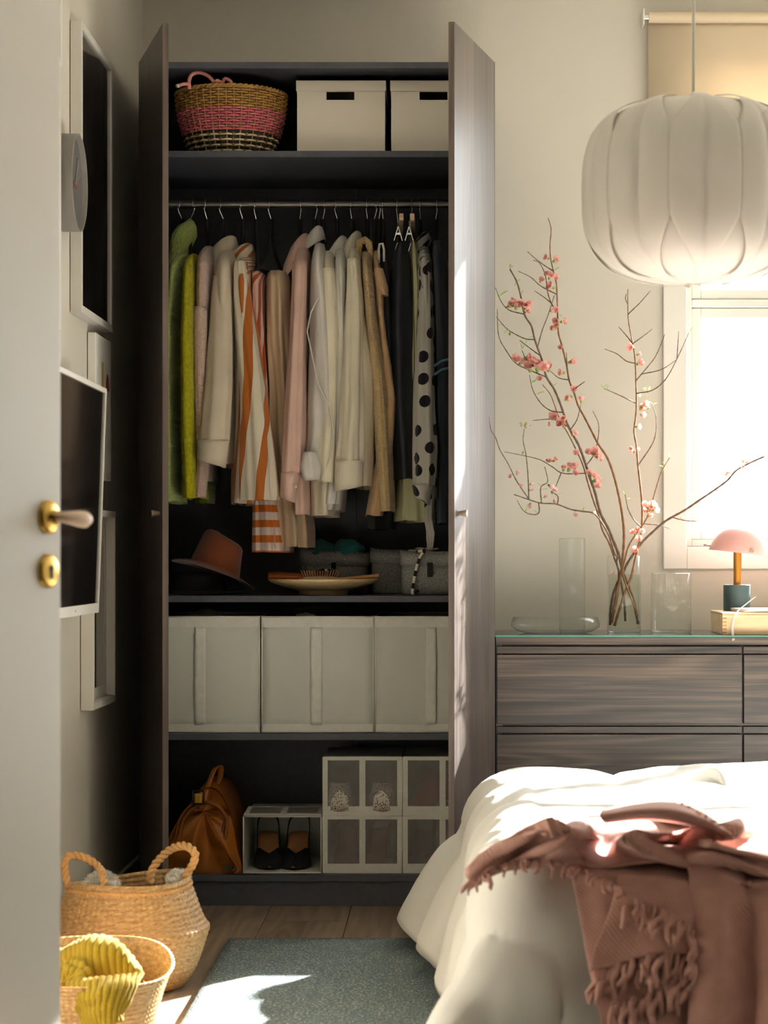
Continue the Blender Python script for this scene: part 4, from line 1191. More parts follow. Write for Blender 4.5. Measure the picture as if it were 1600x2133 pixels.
# claw clip
cc_ = thing('hair_clip', 'black hair claw clip lying behind the brush', 'hair clip', (X(680, 6.66), 6.66, zs2+0.04))
for sx in (-1, 1):
    link('jaw', MB().obox(Matrix.Translation((X(680, 6.66)+sx*0.016, 6.66, zs2+0.064)) @ Matrix.Rotation(sx*0.3, 4, 'Y'), 0.028, 0.035, 0.02), MT['blackplastic'], cc_, bevel=0.003)
link('spring', MB().tube([(X(680, 6.66), 6.64, zs2+0.07), (X(680, 6.66), 6.68, zs2+0.07)], 0.004, 8), MT['steel'], cc_)

# ================================================================== white fabric boxes
MT['whitefab'] = plain('white_nonwoven', (214, 214, 204), 0.75, vary=0.04, vscale=5, bmp=0.12, bscale=60)
MT['whitetape'] = plain('white_tape', (228, 226, 216), 0.8, vary=0.04, vscale=60, bmp=0.2, bscale=250)
def skubb(label, xl, xr, sa, sb):
    yF = 6.445; d = 0.50; t = 0.003
    x0, x1 = X(xl, yF), X(xr, yF); z0, z1 = zs3+0.001, Z(1285, yF)
    r = thing('fabric_box', label, 'storage box', ((x0+x1)/2, yF+d/2, zs3), 'white fabric boxes')
    # slightly bellied cloth walls
    def wall(a, b, nx, ny):
        Gd = []
        for j in range(9):
            row = []
            for i in range(13):
                u, v = i/12, j/8
                bulge = 0.004*math.sin(PI*u)*math.sin(PI*v) + 0.0012*nz(u*4+xl, v*4, nx)
                row.append((a[0]+(b[0]-a[0])*u + nx*bulge, a[1]+(b[1]-a[1])*u + ny*bulge, z0+(z1-z0)*v + 0.002*nz(u*5, xl*1.0, 2)*(1 if j == 8 else 0)))
            Gd.append(row)
        return Gd
    mb = MB().grid(wall((x0, yF), (x1, yF), 0, -1)).grid(wall((x1, yF), (x1, yF+d), 1, 0)).grid(wall((x1, yF+d), (x0, yF+d), 0, 1)).grid(wall((x0, yF+d), (x0, yF), -1, 0))
    mb.box(x0, x1, yF, yF+d, z0, z0+0.002)
    link('cloth_walls', mb, MT['whitefab'], r, smooth=True, solid=0.002)
    tb = MB()
    for xx in (x0, x1):
        for yy in (yF, yF+d): tb.tube([(xx, yy, z0), (xx, yy, z1)], 0.0026, 6)
        tb.tube([(xx, yF, z1), (xx, yF+d, z1)], 0.0026, 6).tube([(xx, yF, z0+0.002), (xx, yF+d, z0+0.002)], 0.0026, 6)
    tb.tube([(x0, yF, z1), (x1, yF, z1)], 0.0026, 6).tube([(x0, yF+d, z1), (x1, yF+d, z1)], 0.0026, 6).tube([(x0, yF, z0+0.002), (x1, yF, z0+0.002)], 0.0026, 6)
    link('edge_binding', tb, MT['whitetape'], r, smooth=True)
    bx('top_band', r, MT['whitetape'], x0+0.002, x1-0.002, yF-0.0032, yF-0.0016, Z(1307, yF), z1-0.002)
    bx('bottom_band', r, MT['whitetape'], x0+0.002, x1-0.002, yF-0.0032, yF-0.0016, z0+0.002, Z(1508, yF))
    Gd = []
    for j in range(24):
        v = j/23; z = Z(1306 + (1510-1306)*v, yF)
        bow = 0.0065*math.sin(PI*v)**0.6 + 0.0018*math.sin(v*40+xl)
        Gd.append([(X(sa, yF)+(X(sb, yF)-X(sa, yF))*u, yF-0.004-bow+0.0012*math.sin(v*55+u*3), z) for u in np.linspace(0, 1, 5)])
    link('pull_strap', MB().grid(Gd), MT['whitetape'], r, smooth=True, solid=0.0016)
skubb('white fabric storage box beside the left wardrobe door', 311, 540, 406, 429)
skubb('white fabric storage box between two others', 546, 778, 648, 671)
skubb('white fabric storage box beside the right wardrobe door', 782, 1012, 887, 909)
MT['oatmeal'] = knit('oatmeal_knit', (196, 186, 158), (150, 138, 110), 90, 140, 0.002)
MT['darkolive'] = cloth('dark_olive_cloth', (76, 72, 60), wr=0.3)
def heap(label, px, py, Y, sx, sy, sz, mat, seed):
    tag(link('folded_textile', crumple('', (X(px, Y), Y, Z(py, Y)), (sx, sy, sz), mat, seed, 0.35), mat, smooth=True), label, 'textile', 'textiles in the fabric boxes')
heap('oatmeal knit showing over the box by the left door', 432, 1290, 6.64, 0.055, 0.10, 0.030, MT['oatmeal'], 1.0)
heap('dark olive textile in the middle fabric box', 670, 1287, 6.72, 0.125, 0.11, 0.036, MT['darkolive'], 4.0)
heap('pale oatmeal edge of a textile in the middle fabric box', 640, 1292, 6.52, 0.035, 0.03, 0.02, MT['oatmeal'], 9.0)

# ================================================================== bottom shelf
MT['meshwin'] = mesh_fabric('grey_net', (170, 168, 164), 0.30)
MT['boxin'] = plain('white_inner_fabric', (206, 206, 200), 0.8, vary=0.03)
def shoebox(label, xl, xr, py0, py1, open_=False):
    yF = 6.44; d = 0.34; t = 0.002
    x0, x1, z0, z1 = X(xl, yF), X(xr, yF), max(Z(py1, yF), zb+0.001), Z(py0, yF)
    r = thing('shoe_box', label, 'shoe box', ((x0+x1)/2, yF+d/2, z0), 'white shoe boxes')
    mb = MB().box(x0, x1, yF+0.002, yF+d, z0, z0+t).box(x0, x0+t, yF+0.002, yF+d, z0+t, z1-t).box(x1-t, x1, yF+0.002, yF+d, z0+t, z1-t).box(x0+t, x1-t, yF+d-t, yF+d, z0+t, z1-t)
    mb.box(x0, x1, yF+0.002, yF+d, z1-t, z1)
    link('shell', mb, MT['whitefab'], r)
    eb = MB()
    for xx in (x0, x1): eb.tube([(xx, yF, z0), (xx, yF, z1)], 0.002, 6)
    eb.tube([(x0, yF, z0), (x1, yF, z0)], 0.002, 6).tube([(x0, yF, z1), (x1, yF, z1)], 0.002, 6)
    link('edge_binding', eb, MT['whitetape'], r, smooth=True)
    wS = 0.013; wb = 0.026; cs = 0.0085; xc = (x0+x1)/2
    def panel(fr, par):
        """panel drawn in (u: x, v: 0 bottom..1 top) mapped by fr(u,v,w)"""
        hgt = z1-z0
        def q(mb_, u0, u1, v0, v1, w0, w1):
            c_ = [fr(u, v, w_) for w_ in (w0, w1) for u, v in ((u0, v0), (u1, v0), (u1, v1), (u0, v1))]
            mb_.add(c_, [(0,3,2,1),(4,5,6,7),(0,1,5,4),(1,2,6,5),(2,3,7,6),(3,0,4,7)])
        m1 = MB()
        for (u0, u1, v0, v1) in ((x0, x0+wS, 0, hgt), (x1-wS, x1, 0, hgt), (xc-cs, xc+cs, wb, hgt-0.008), (x0+wS, x1-wS, 0, wb), (x0+wS, x1-wS, hgt-0.009, hgt)):
            q(m1, u0, u1, v0, v1, 0, 0.002)
        p_ = link('front_frame', m1, MT['whitetape'], r)
        for (u0, u1) in ((x0+wS, xc-cs), (xc+cs, x1-wS)):
            m2 = MB(); q(m2, u0, u1, wb, hgt-0.009, 0.0006, 0.0012)
            link('net_window', m2, MT['meshwin'], p_)
    if open_:
        # front panel folded back over the top
        an = math.radians(2.5)
        panel(lambda u, v, w_: Vector((u, yF + 0.004 + v*math.cos(an), z1 + 0.003 + v*math.sin(an) + w_)), r)
    else:
        panel(lambda u, v, w_: Vector((u, yF - w_, z0 + v)), r)
    return (x0, x1, z0, z1, yF)
B1 = shoebox('open white shoe box holding black slingback heels', 507, 669, 1701, 1821, True)
B2 = shoebox('white shoe box with tan heels behind its net front', 673, 837, 1700, 1821)
B3 = shoebox('white shoe box with speckled shoes, on top of the tan heels', 673, 837, 1577, 1698.5)
B4 = shoebox('white shoe box next to the tan heels, by the bed', 840, 1004, 1700, 1821)
B5 = shoebox('white shoe box with a rose boot, next to the speckled shoes', 840, 1004, 1577, 1698.5)

def shoe(label, M, out, inn, L=0.225, heel=0.075, toe=0.85, wall=0.02, vamp=0.42, sling=True, group=None, name='heeled_shoe', block=True, mark=False, wmax=0.038):
    """one shoe, local -y is the toe"""
    r = thing(name, label, 'shoe', tuple(M.translation), group)
    def hh(u): return 0.004 + heel*(0 if u < 0.32 else (1-math.cos(min(1, (u-0.32)/0.5)*PI))/2)
    def ww(u):
        if u < 0.34: return wmax*(math.sin(u/0.34*PI/2)**(0.6 if toe > 0.5 else 0.45))
        if u < 0.62: return wmax*(1 - 0.28*(u-0.34)/0.28)
        if u < 0.9: return wmax*0.72
        return wmax*0.72*math.sqrt(max(0.0, 1-((u-0.9)/0.1)**2*0.9))
    us = np.linspace(0.14, 0.995, 30)
    rings = []
    for u in us:
        w_, z = ww(u), hh(u); y = (u-0.35)*L
        rings.append([M @ Vector((w_*math.cos(a_), y, z + 0.003*math.sin(a_))) for a_ in np.linspace(0, 2*PI, 16, endpoint=False)])
    link('insole', MB().loft(rings, True, True), inn, r, smooth=True)
    # upper: arch over the toe, opening into side walls
    G_ = []
    for u in np.linspace(0.0, vamp+0.25, 26):
        w_, z = max(0.002, ww(max(u, 0.004))+0.0025), hh(u); y = (u-0.35)*L - (0.004 if u < 0.01 else 0)
        top = 0.012 + 0.030*min(1, u/max(vamp, 0.01))
        op = 0.0 if u < vamp*0.8 else min(1.0, (u-vamp*0.8)/(vamp*0.45))
        fade = 1.0 if u < vamp else max(0.12, 1-(u-vamp)/0.25)
        row = []
        for k in range(21):
            s_ = -1 + 2*k/20
            lim = 1.0
            if op > 0:
                edge = op*0.9
                s2 = math.copysign(edge + (1-edge)*abs(s_), s_) if k != 10 else edge*(1)
            else: s2 = s_
            a_ = s2*PI/2
            row.append((w_*math.sin(a_), y, z - 0.002 + top*fade*math.cos(a_)**0.8 if abs(s2) < 1 else z - 0.002))
        G_.append(row)
    ko = int(math.ceil(vamp*0.8/((vamp+0.25)/25)))
    for side in (0, 1):
        Gs = [[M @ Vector(p) for p in (row[:10] + [row[9] if i_ >= ko else row[10]] if side == 0 else [row[11] if i_ >= ko else row[10]] + row[11:])] for i_, row in enumerate(G_)]
        link('upper', MB().grid(Gs), out, r, smooth=True, solid=0.002)
    yh = (0.90-0.35)*L
    if block:
        rg = [[M @ Vector((f*0.024*math.cos(a_), yh + f*0.022*math.sin(a_) + (1-f)*0.01, z)) for a_ in np.linspace(0, 2*PI, 16, endpoint=False)] for f, z in ((0.62, 0.0), (0.7, heel*0.5), (1.05, hh(0.9)-0.002))]
        link('heel', MB().loft(rg, True, True), out, r, smooth=True)
    if sling:
        pts = [(ww(0.6)+0.002, (0.6-0.35)*L, hh(0.6)+0.004), (0.030, (0.8-0.35)*L, hh(0.8)+0.03), (0.02, (0.98-0.35)*L, hh(0.95)+0.048), (0, (1.02-0.35)*L, hh(1)+0.05)]
        pts = pts + [(-p[0], p[1], p[2]) for p in pts[-2::-1]]
        Gs = []
        for p in cat_rom(pts, 30):
            Gs.append([M @ Vector((p[0], p[1], p[2]-0.004)), M @ Vector((p[0]*1.02, p[1], p[2]+0.004))])
        link('strap', MB().grid(Gs), out, r, smooth=True, solid=0.002)
    else:
        rg = []
        for f, zz in ((0.0, 0.0), (0.5, wall*0.5), (1.0, wall)):
            rg.append([M @ Vector(((ww(min(0.98, u))+0.003)*s_*(1-0.30*f**3), (u-0.35)*L - 0.012*f*f*(u > 0.8), hh(u)+zz*(0.55+0.45*min(1, (u-0.45)/0.4)) + 0.012*f*f*(u > 0.88))) for s_, u in
                       [(1, u) for u in np.linspace(0.45, 0.985, 14)] + [(0.55, 1.0), (0, 1.008), (-0.55, 1.0)] + [(-1, u) for u in np.linspace(0.985, 0.45, 14)]])
        link('counter', MB().loft(rg, closed=False), out, r, smooth=True, solid=0.002)
    if mark:
        link('maker_stamp', MB().obox(M @ Matrix.Translation((0, (0.80-0.35)*L, hh(0.80)+0.0036)), 0.005, 0.022, 0.0008), MT['blackplastic'], r)
    return r
MT['suede'] = plain('black_suede', (18, 19, 24), 0.85, vary=0.15, bmp=0.1, bscale=600)
MT['insole'] = plain('tan_insole', (196, 136, 92), 0.55, vary=0.06)
MT['rosetan'] = plain('rose_tan_leather', (176, 108, 84), 0.5, vary=0.08)
MT['darkbrown'] = plain('dark_brown_leather', (70, 44, 36), 0.5, vary=0.1)
MT['roseboot'] = plain('rose_suede', (176, 92, 86), 0.85, vary=0.1)
def speck():
    m, nt, b_ = newmat('speckled_hide')
    v = nt.nodes.new('ShaderNodeTexVoronoi'); v.inputs['Scale'].default_value = 190
    nt.links.new(coords(nt), v.inputs['Vector'])
    nt.links.new(ramp(nt, v.outputs['Distance'], [(0.26, rgb(34, 28, 26)), (0.38, rgb(228, 218, 204))]), b_.inputs['Base Color']); b_.inputs['Roughness'].default_value = 0.8
    return m
MT['speck'] = speck()
yS = 6.56
zsb = B1[2]+0.004
for px, rz, w_ in ((561, 0.10, 'nearer the leather bag'), (617, -0.03, 'nearer the net fronted boxes')):
    shoe('black suede slingback heel in the open box, ' + w_, Matrix.Translation((X(px, yS), yS-0.01, zsb)) @ Matrix.Rotation(rz, 4, 'Z'), MT['suede'], MT['insole'], heel=0.078, vamp=0.46, group='black slingback pair', wmax=0.041)
zsb = B2[2]+0.004
for px, rz, w_ in ((722, 0.05, 'the open box'), (783, -0.12, 'the bed')):
    shoe('tan heel behind the lower net front, on the side of ' + w_, Matrix.Translation((X(px, yS), yS, zsb)) @ Matrix.Rotation(rz, 4, 'Z'), MT['rosetan'], MT['rosetan'], heel=0.085, vamp=0.22, sling=False, wall=0.012, group='tan heels pair', mark=True)
zsb = B3[2]+0.004
for px, rz, w_ in ((716, PI-0.05, 'the leather bag'), (790, PI+0.10, 'the rose boot')):
    shoe('speckled flat shoe behind the upper net front, on the side of ' + w_, Matrix.Translation((X(px, yS), yS+0.02, zsb)) @ Matrix.Rotation(rz, 4, 'Z'), MT['speck'], MT['insole'], heel=0.006, vamp=0.45, sling=False, wall=0.065, block=False, toe=0.3, group='speckled shoes pair', name='flat_shoe', wmax=0.045)
zsb = B5[2]+0.004
bo = thing('ankle_boot', 'rose suede ankle boot lying in the upper shoe box', 'boot', (X(895, 6.55), 6.55, zsb))
rg = []
for t, cx_, cz_, ra in ((0, 878, 1680, 0.031), (0.4, 892, 1655, 0.033), (0.8, 905, 1625, 0.034), (1, 912, 1608, 0.033)):
    Yq = 6.50+0.1*t
    rg.append([Vector((X(cx_, Yq)+ra*math.cos(a_), Yq+ra*0.9*math.sin(a_), Z(cz_, Yq)+0.3*ra*math.cos(a_)*-1)) for a_ in np.linspace(0, 2*PI, 24, endpoint=False)])
link('shaft', MB().loft(rg, False, True), MT['roseboot'], bo, smooth=True, solid=0.003)
rg = []
for t, dx, ra, dz in ((0, 0.0, 0.034, 0.03), (0.3, 0.03, 0.036, 0.02), (0.7, 0.075, 0.034, 0.008), (1, 0.10, 0.018, 0.002)):
    rg.append([Vector((X(912, 6.62)+dx*0.6, 6.62+dx+ra*math.cos(a_), zsb+0.03+dz+0.8*ra*math.sin(a_))) for a_ in np.linspace(0, 2*PI, 20, endpoint=False)])
link('foot', MB().loft(rg, True, True), MT['roseboot'], bo, smooth=True)
zsb = B4[2]+0.004
shoe('dark brown heel behind the net of the lower box by the bed', Matrix.Translation((X(885, yS), yS, zsb)), MT['darkbrown'], MT['darkbrown'], heel=0.085, vamp=0.45, sling=False, wall=0.03)

# leather bag
MT['bagleather'] = plain('cognac_leather', (172, 102, 34), 0.42, vary=0.22, vscale=9, bmp=0.12, bscale=220)
MT['bagseam'] = plain('leather_piping', (150, 86, 30), 0.5, vary=0.15, vscale=60)
MT['gold'] = plain('gold_buckle', (226, 186, 84), 0.2, metal=1.0)
y0b, y1b = 6.45, 6.86
bg = thing('leather_bag', 'cognac leather gathered bag with a buckled strap', 'bag', (X(425, 6.6), 6.6, zb))
def bagprof(t):
    """outline of the bag section in pixels at depth fraction t: closed polygon from base left over the top"""
    top = 1636 + 14*math.sin(t*PI) if t > 0.02 else 1650
    lift = 18*math.sin(min(1, t*1.4)*PI)*0.6
    pts = [(352, 1820), (344, 1800), (346, 1765), (357, 1735), (374, 1705), (393, 1678), (410, 1657-lift*0.4), (428, 1645-lift), (446, 1645-lift), (462, 1660-lift*0.6), (478, 1695-lift*0.4), (488, 1735), (494, 1770), (503, 1800), (504, 1818), (470, 1821), (400, 1821)]
    return pts
rg = []
for t in np.linspace(0, 1, 14):
    Yq = y0b + (y1b-y0b)*t
    sc = 1.0 - 0.10*(t > 0.9)*(t-0.9)/0.1
    A = cat_rom(bagprof(t) + [bagprof(t)[0]], 72)[:-1]
    rg.append([Vector((X(425+(p[0]-425)*sc, y0b), Yq, zb+0.001 + max(0, (1821-p[1]))*sc*y0b/F + 0.003*nz(p[0]*0.05, Yq*9, 1)*(1 if p[1] < 1810 else 0))) for p in A])
link('body', MB().loft(rg, False, True), MT['bagleather'], bg, smooth=True)
# gathered front gusset: polar sheet with radial folds towards the buckle
A = cat_rom(bagprof(0) + [bagprof(0)[0]], 97)[:-1]
Gd = []
ap = np.array([424.0, 1690.0])
for r_ in np.linspace(1, 0.02, 26):
    row = []
    for k, p in enumerate(A):
        q = ap + (p-ap)*r_
        ang = math.atan2(p[1]-ap[1], p[0]-ap[0])
        dn_ = (1-r_)
        fold = 0.012*math.sin(ang*5+0.6)*math.sin(PI*r_)*(1 if q[1] > 1640 else 0.4) + 0.007*math.sin(ang*9+1.0)*math.sin(PI*r_) + 0.010*nz(q[0]*0.03, q[1]*0.03, 4)*math.sin(PI*r_)
        dep = -0.018*math.sin(PI*r_)*(1 if q[1] > 1700 else -0.6)
        Yq = y0b + (0.0 if r_ > 0.99 else dep + fold)
        row.append(Vector((X(q[0], y0b), Yq, Z(q[1], y0b) + 0.001)))
    Gd.append(row)
link('front_gusset', MB().loft(Gd, False, True), MT['bagleather'], bg, smooth=True)
for pl in ([(352, 1762), (366, 1756), (374, 1738), (380, 1712), (392, 1692), (406, 1680), (418, 1674)], [(428, 1672), (448, 1676), (464, 1690), (473, 1710), (470, 1735), (468, 1760), (478, 1782), (490, 1798), (496, 1812), (488, 1820)]):
    c_ = [P(q[0], q[1], y0b-0.024) for q in pl]
    link('piping', MB().tube([Vector(p) for p in cat_rom(c_, 40)], 0.0055, 8), MT['bagseam'], bg, smooth=True)
    link('piping', MB().tube([Vector(p)+Vector((-0.009, 0.004, 0.004)) for p in cat_rom(c_, 40)], 0.0035, 8), MT['bagseam'], bg, smooth=True)
Gd = []
for q, w_ in (((418, 1688), 0.012), ((424, 1668), 0.010), ((428, 1652), 0.0095), ((436, 1628), 0.009), ((444, 1608), 0.010), ((450, 1596), 0.010)):
    Yq = 6.43 + (1690-q[1])*0.0006
    c = P(q[0], q[1], Yq)
    Gd.append([c + Vector((-w_, 0, -w_*0.35)), c + Vector((w_, 0, w_*0.35))])
Gd2 = Gd + [[p + Vector((0.012, 0.03, 0.0)) for p in Gd[-1]], [p + Vector((0.016, 0.05, -0.02)) for p in Gd[-2]], [p + Vector((0.016, 0.05, -0.02)) for p in Gd[-3]]]
st = link('strap', MB().grid(Gd2), MT['bagleather'], bg, smooth=True, solid=0.004, subsurf=1)
c = P(413, 1661, 6.415)
mb = MB()
for (dx, dz, sx, sz) in ((-0.015, 0, 0.005, 0.038), (0.015, 0, 0.005, 0.038), (0, 0.018, 0.033, 0.005), (0, -0.018, 0.033, 0.005)):
    mb.obox(Matrix.Translation(c + Vector((dx, 0, dz))), sx, 0.006, sz)
bu = link('buckle', mb, MT['blackplastic'], st, bevel=0.001)
link('lock_plate', MB().obox(Matrix.Translation(c + Vector((0, -0.004, -0.002))), 0.021, 0.009, 0.028), MT['gold'], st, bevel=0.002)
bx('brand_tag', bg, MT['teal'], X(470, 6.42), X(482, 6.42), 6.423, 6.425, Z(1812, 6.42), Z(1805, 6.42))
# ================================================================== rug
def rug_mat():
    m, nt, b_ = newmat('blue_grey_woven_rug')
    vec = coords(nt)
    n1 = noise_tex(nt, coords(nt, scale=(170, 95, 1)), 1.0, 2, 0.6)
    n2 = noise_tex(nt, coords(nt, scale=(40, 10, 1)), 1.0, 2, 0.5)
    row = wave_tex(nt, vec, 28.0, 'Y')
    g = math_n(nt, 'GREATER_THAN', math_n(nt, 'ADD', math_n(nt, 'MULTIPLY', n1, 0.78), math_n(nt, 'ADD', math_n(nt, 'MULTIPLY', n2, 0.14), math_n(nt, 'MULTIPLY', row, 0.08))), 0.565)
    base_c = ramp(nt, noise_tex(nt, vec, 3, 3), [(0.3, rgb(86, 103, 108)), (0.7, rgb(102, 119, 124))])
    nt.links.new(mixc(nt, g, base_c, rgb(170, 171, 154)), b_.inputs['Base Color'])
    b_.inputs['Roughness'].default_value = 0.95
    bump(nt, b_, n1, 0.7, 0.004)
    return m
MT['rug'] = rug_mat()
rx0, ry1 = -0.565, 5.79
G_ = []
for j in range(41):
    y = 3.4 + (ry1-3.4)*j/40
    G_.append([(rx0 + 1.75*i/60 + (0.002*nz(y*20, 3) if i == 0 else 0), y, 0.0075 + 0.0008*nz(i*0.4, y*5)) for i in range(61)])
tag(link('rug', MB().grid(G_), MT['rug'], smooth=True, solid=0.012), 'blue-grey flecked woven rug on the oak floor', 'rug')

# ================================================================== bed
BX0, BY0, BW, BT = 0.175, 4.05, 1.67, 0.405
MT['bedbase'] = plain('bed_base_fabric', (196, 190, 178), 0.9)
MT['mattress'] = plain('mattress_ticking', (230, 228, 222), 0.9)
bd = thing('bed', 'low bed under the white duvet', 'bed', (1.15, BY0+BW/2, 0))
bx('bed_base', bd, MT['bedbase'], BX0+0.04, 2.7, BY0+0.06, BY0+BW-0.06, 0.09, 0.20, 0.02)
bx('mattress', bd, MT['mattress'], BX0+0.03, 2.7, BY0+0.03, BY0+BW-0.03, 0.201, BT-0.03, 0.03)
for lx in (BX0+0.22, 2.6):
    for ly in (BY0+0.14, BY0+BW-0.14): bx('leg', bd, MT['walnut_v'], lx-0.03, lx+0.03, ly-0.03, ly+0.03, 0.0135, 0.0895)
def drape(s, t, r=0.10, lift=0.0):
    ox = max(0.0, -s)
    oy = -t if t < 0 else (t-BW if t > BW else 0.0)
    sgn = -1 if t < 0 else 1
    bx_, by_ = max(s, 0.0), min(max(t, 0.0), BW)
    L = math.hypot(ox, oy)
    if L > 0.47: ox, oy, L = ox*0.47/L, oy*0.47/L, 0.47
    out = down = 0.0
    dx = dy = 0.0
    if L > 0:
        dx, dy = -ox/L, sgn*oy/L
        if L < r*PI/2: a_ = L/r; out = r*math.sin(a_); down = r*(1-math.cos(a_))
        else:
            e = L - r*PI/2
            cn = min(ox, oy)/max(ox, oy)
            far = max(0.0, min(1.0, t/BW))**2.5
            if oy == 0: sl = 0.13 + 0.39*far
            elif sgn > 0: sl = 0.20 + 0.42*cn + 0.32*far*(ox/L)**2*(1-cn)
            else: sl = 0.15 + 0.55*cn
            out = r + e*sl; down = r + e*math.sqrt(1-sl*sl)
        mx = BT - 0.03
        if down > mx: out += (down-mx)*0.8; down = mx
    return Vector((BX0 + 0.0 + bx_ + dx*out, BY0 + by_ + dy*out, BT + lift - down))
def normals(A):
    du = np.gradient(A, axis=1); dv = np.gradient(A, axis=0)
    n = np.cross(du, dv); n /= np.maximum(np.linalg.norm(n, axis=2, keepdims=True), 1e-9)
    return n
MT['duvet'] = cloth('white_cotton_duvet', (222, 218, 209), wr=0.10, bmp=0.1, vary=0.02)
S = np.linspace(-0.46, 2.4, 170); T = np.linspace(-0.50, BW+0.36, 170)
A = np.array([[tuple(drape(s, t)) for s in S] for t in T])
N_ = normals(A)
q = 0.43
D = np.zeros((len(T), len(S)))
for j, t in enumerate(T):
    for i, s in enumerate(S):
        a_ = abs(math.sin(PI*(s+0.20)/q))*abs(math.sin(PI*(t+0.33)/q))
        flat = 0.026 if (s > 0 and 0 < t < BW) else 0.034
        D[j, i] = flat*(a_**0.35) + 0.016 + 0.009*nz(s*4, t*4) + 0.005*nz(s*13, t*13, 2) + 0.010*nz(s*2.2+t*5, t*1.5-s*2, 7)
        if s < 0 or t < 0 or t > BW: D[j, i] += 0.012*math.sin(t*17+2*math.sin(s*6)) * min(1, max(-s, -t, t-BW)*4)
A2 = A + N_*D[..., None]
A2[..., 2] = np.maximum(A2[..., 2], 0.022)
du = thing('duvet', 'white quilted duvet hanging over the edges of the bed', 'duvet', (1.0, BY0+BW/2, BT))
link('cover', MB().grid(A2), MT['duvet'], du, smooth=True, solid=0.012)
# folded back layer near the far side of the bed
ctrl = []
for v, (py, dz) in enumerate(((1604, 0.0), (1588, 0.035), (1590, 0.06), (1612, 0.055), (1640, 0.03), (1655, 0.0))):
    row = []
    for px, f in ((1392, 0.12), (1430, 0.6), (1490, 0.9), (1560, 1.0), (1660, 1.1), (1800, 1.1), (2000, 1.1)):
        Yq = BY0+BW-0.06 - v*0.10
        z = BT + 0.018 + dz*f
        row.append((X(px, 5.45) + 0.02*v*(1 if px < 1450 else 0), Yq, z + 0.008*nz(px*0.03, v*2)))
    ctrl.append(row)
link('folded_layer', MB().grid(patch(ctrl, 40, 60)), MT['duvet'], du, smooth=True, solid=0.012)

# ================================================================== throw
def throw_mat():
    m, nt, b_ = newmat('dusty_pink_woven_throw')
    uv = coords(nt, 'UV')
    w1 = wave_tex(nt, coords(nt, 'UV', rot=(0, 0, 0.75)), 55.0, 'X')
    nt.links.new(ramp(nt, noise_tex(nt, coords(nt), 30, 3), [(0.3, rgb(190, 142, 128)), (0.7, rgb(204, 156, 142))]), b_.inputs['Base Color'])
    b_.inputs['Roughness'].default_value = 0.95; b_.inputs['Sheen Weight'].default_value = 0.2
    bump(nt, b_, w1, 0.25, 0.003)
    return m
MT['throw'] = throw_mat()
def bed_hit(px, py, lift=0.03):
    d = Vector(((px-VX)/F, 1, -(py-VY)/F))
    k = (BT + 0.052 + lift - H)/d.z if d.z < 0 else 99
    A_ = BY0 - 0.165 - lift*0.8; B_ = BT - 0.08 - H
    kf = A_
    if B_ - d.z*kf > 0: kf = (A_ - 0.24*B_)/(1 - 0.24*d.z)
    return Vector((0, 0, H)) + d*max(k, kf)
th = thing('throw_blanket', 'dusty pink fringed throw rumpled over the bed', 'blanket', tuple(bed_hit(1350, 1800)))
def sheet(name, ctrl, nr, nc, fold=None, solid=0.005):
    g = patch([[tuple(bed_hit(*c)) for c in row] for row in ctrl], nr, nc)
    n = normals(g)
    if np.mean(n[..., 2]) < 0: n = -n
    if fold is not None:
        dd_ = np.array([[fold(i/(nc-1), j/(nr-1)) for i in range(nc)] for j in range(nr)])
        g = g + n*dd_[..., None]
    return g, link(name, MB().grid(g), MT['throw'], th, smooth=True, solid=solid)
# (px, py, lift) rows run left to right, first row is the far edge
top_rows = [
    [(990, 1800, .00), (1045, 1752, .02), (1095, 1712, .03), (1180, 1706, .02), (1262, 1690, .03), (1380, 1690, .03), (1470, 1700, .03), (1560, 1712, .03), (1640, 1712, .03), (1900, 1712, .03)],
    [(978, 1822, .00), (1040, 1774, .04), (1100, 1738, .07), (1170, 1716, .09), (1240, 1712, .02), (1330, 1716, .01), (1440, 1720, .01), (1530, 1730, .06), (1600, 1730, .02), (1900, 1740, .05)],
    [(968, 1840, .00), (1040, 1794, .02), (1120, 1764, .03), (1200, 1736, .10), (1262, 1748, .01), (1318, 1740, .10), (1380, 1758, .01), (1470, 1752, .11), (1560, 1766, .02), (1900, 1776, .08)],
    [(962, 1850, .00), (1040, 1806, .01), (1120, 1784, .03), (1190, 1760, .07), (1262, 1778, .01), (1330, 1764, .08), (1400, 1780, .02), (1490, 1772, .09), (1580, 1796, .03), (1900, 1800, .07)],
    [(960, 1856, .00), (1045, 1816, .00), (1120, 1802, .01), (1205, 1800, .02), (1290, 1806, .03), (1370, 1796, .04), (1440, 1806, .03), (1520, 1806, .06), (1600, 1822, .03), (1900, 1830, .05)],
]
gtop, _ = sheet('top_cloth', top_rows, 90, 170, lambda u, v: 0.012*math.sin(17*u+6*v)*max(0.0, math.sin(PI*v))**0.7 + 0.010*nz(u*9, v*6, 3))
def front(rows): return rows
right_rows = [
    [(1425, 1765, .0), (1480, 1768, .01), (1540, 1772, .0), (1600, 1776, .01), (1870, 1776, .0)],
    [(1428, 1812, .02), (1482, 1815, .03), (1540, 1822, .03), (1602, 1828, .03), (1870, 1832, .03)],
    [(1440, 1850, .04), (1490, 1850, .05), (1545, 1860, .05), (1610, 1870, .05), (1870, 1870, .05)],
    [(1448, 1930, .04), (1495, 1935, .07), (1550, 1945, .05), (1615, 1950, .08), (1870, 1950, .05)],
    [(1446, 2030, .04), (1495, 2035, .07), (1552, 2040, .04), (1618, 2050, .08), (1870, 2050, .05)],
    [(1440, 2180, .04), (1492, 2180, .07), (1554, 2180, .04), (1620, 2190, .08), (1870, 2190, .05)],
]
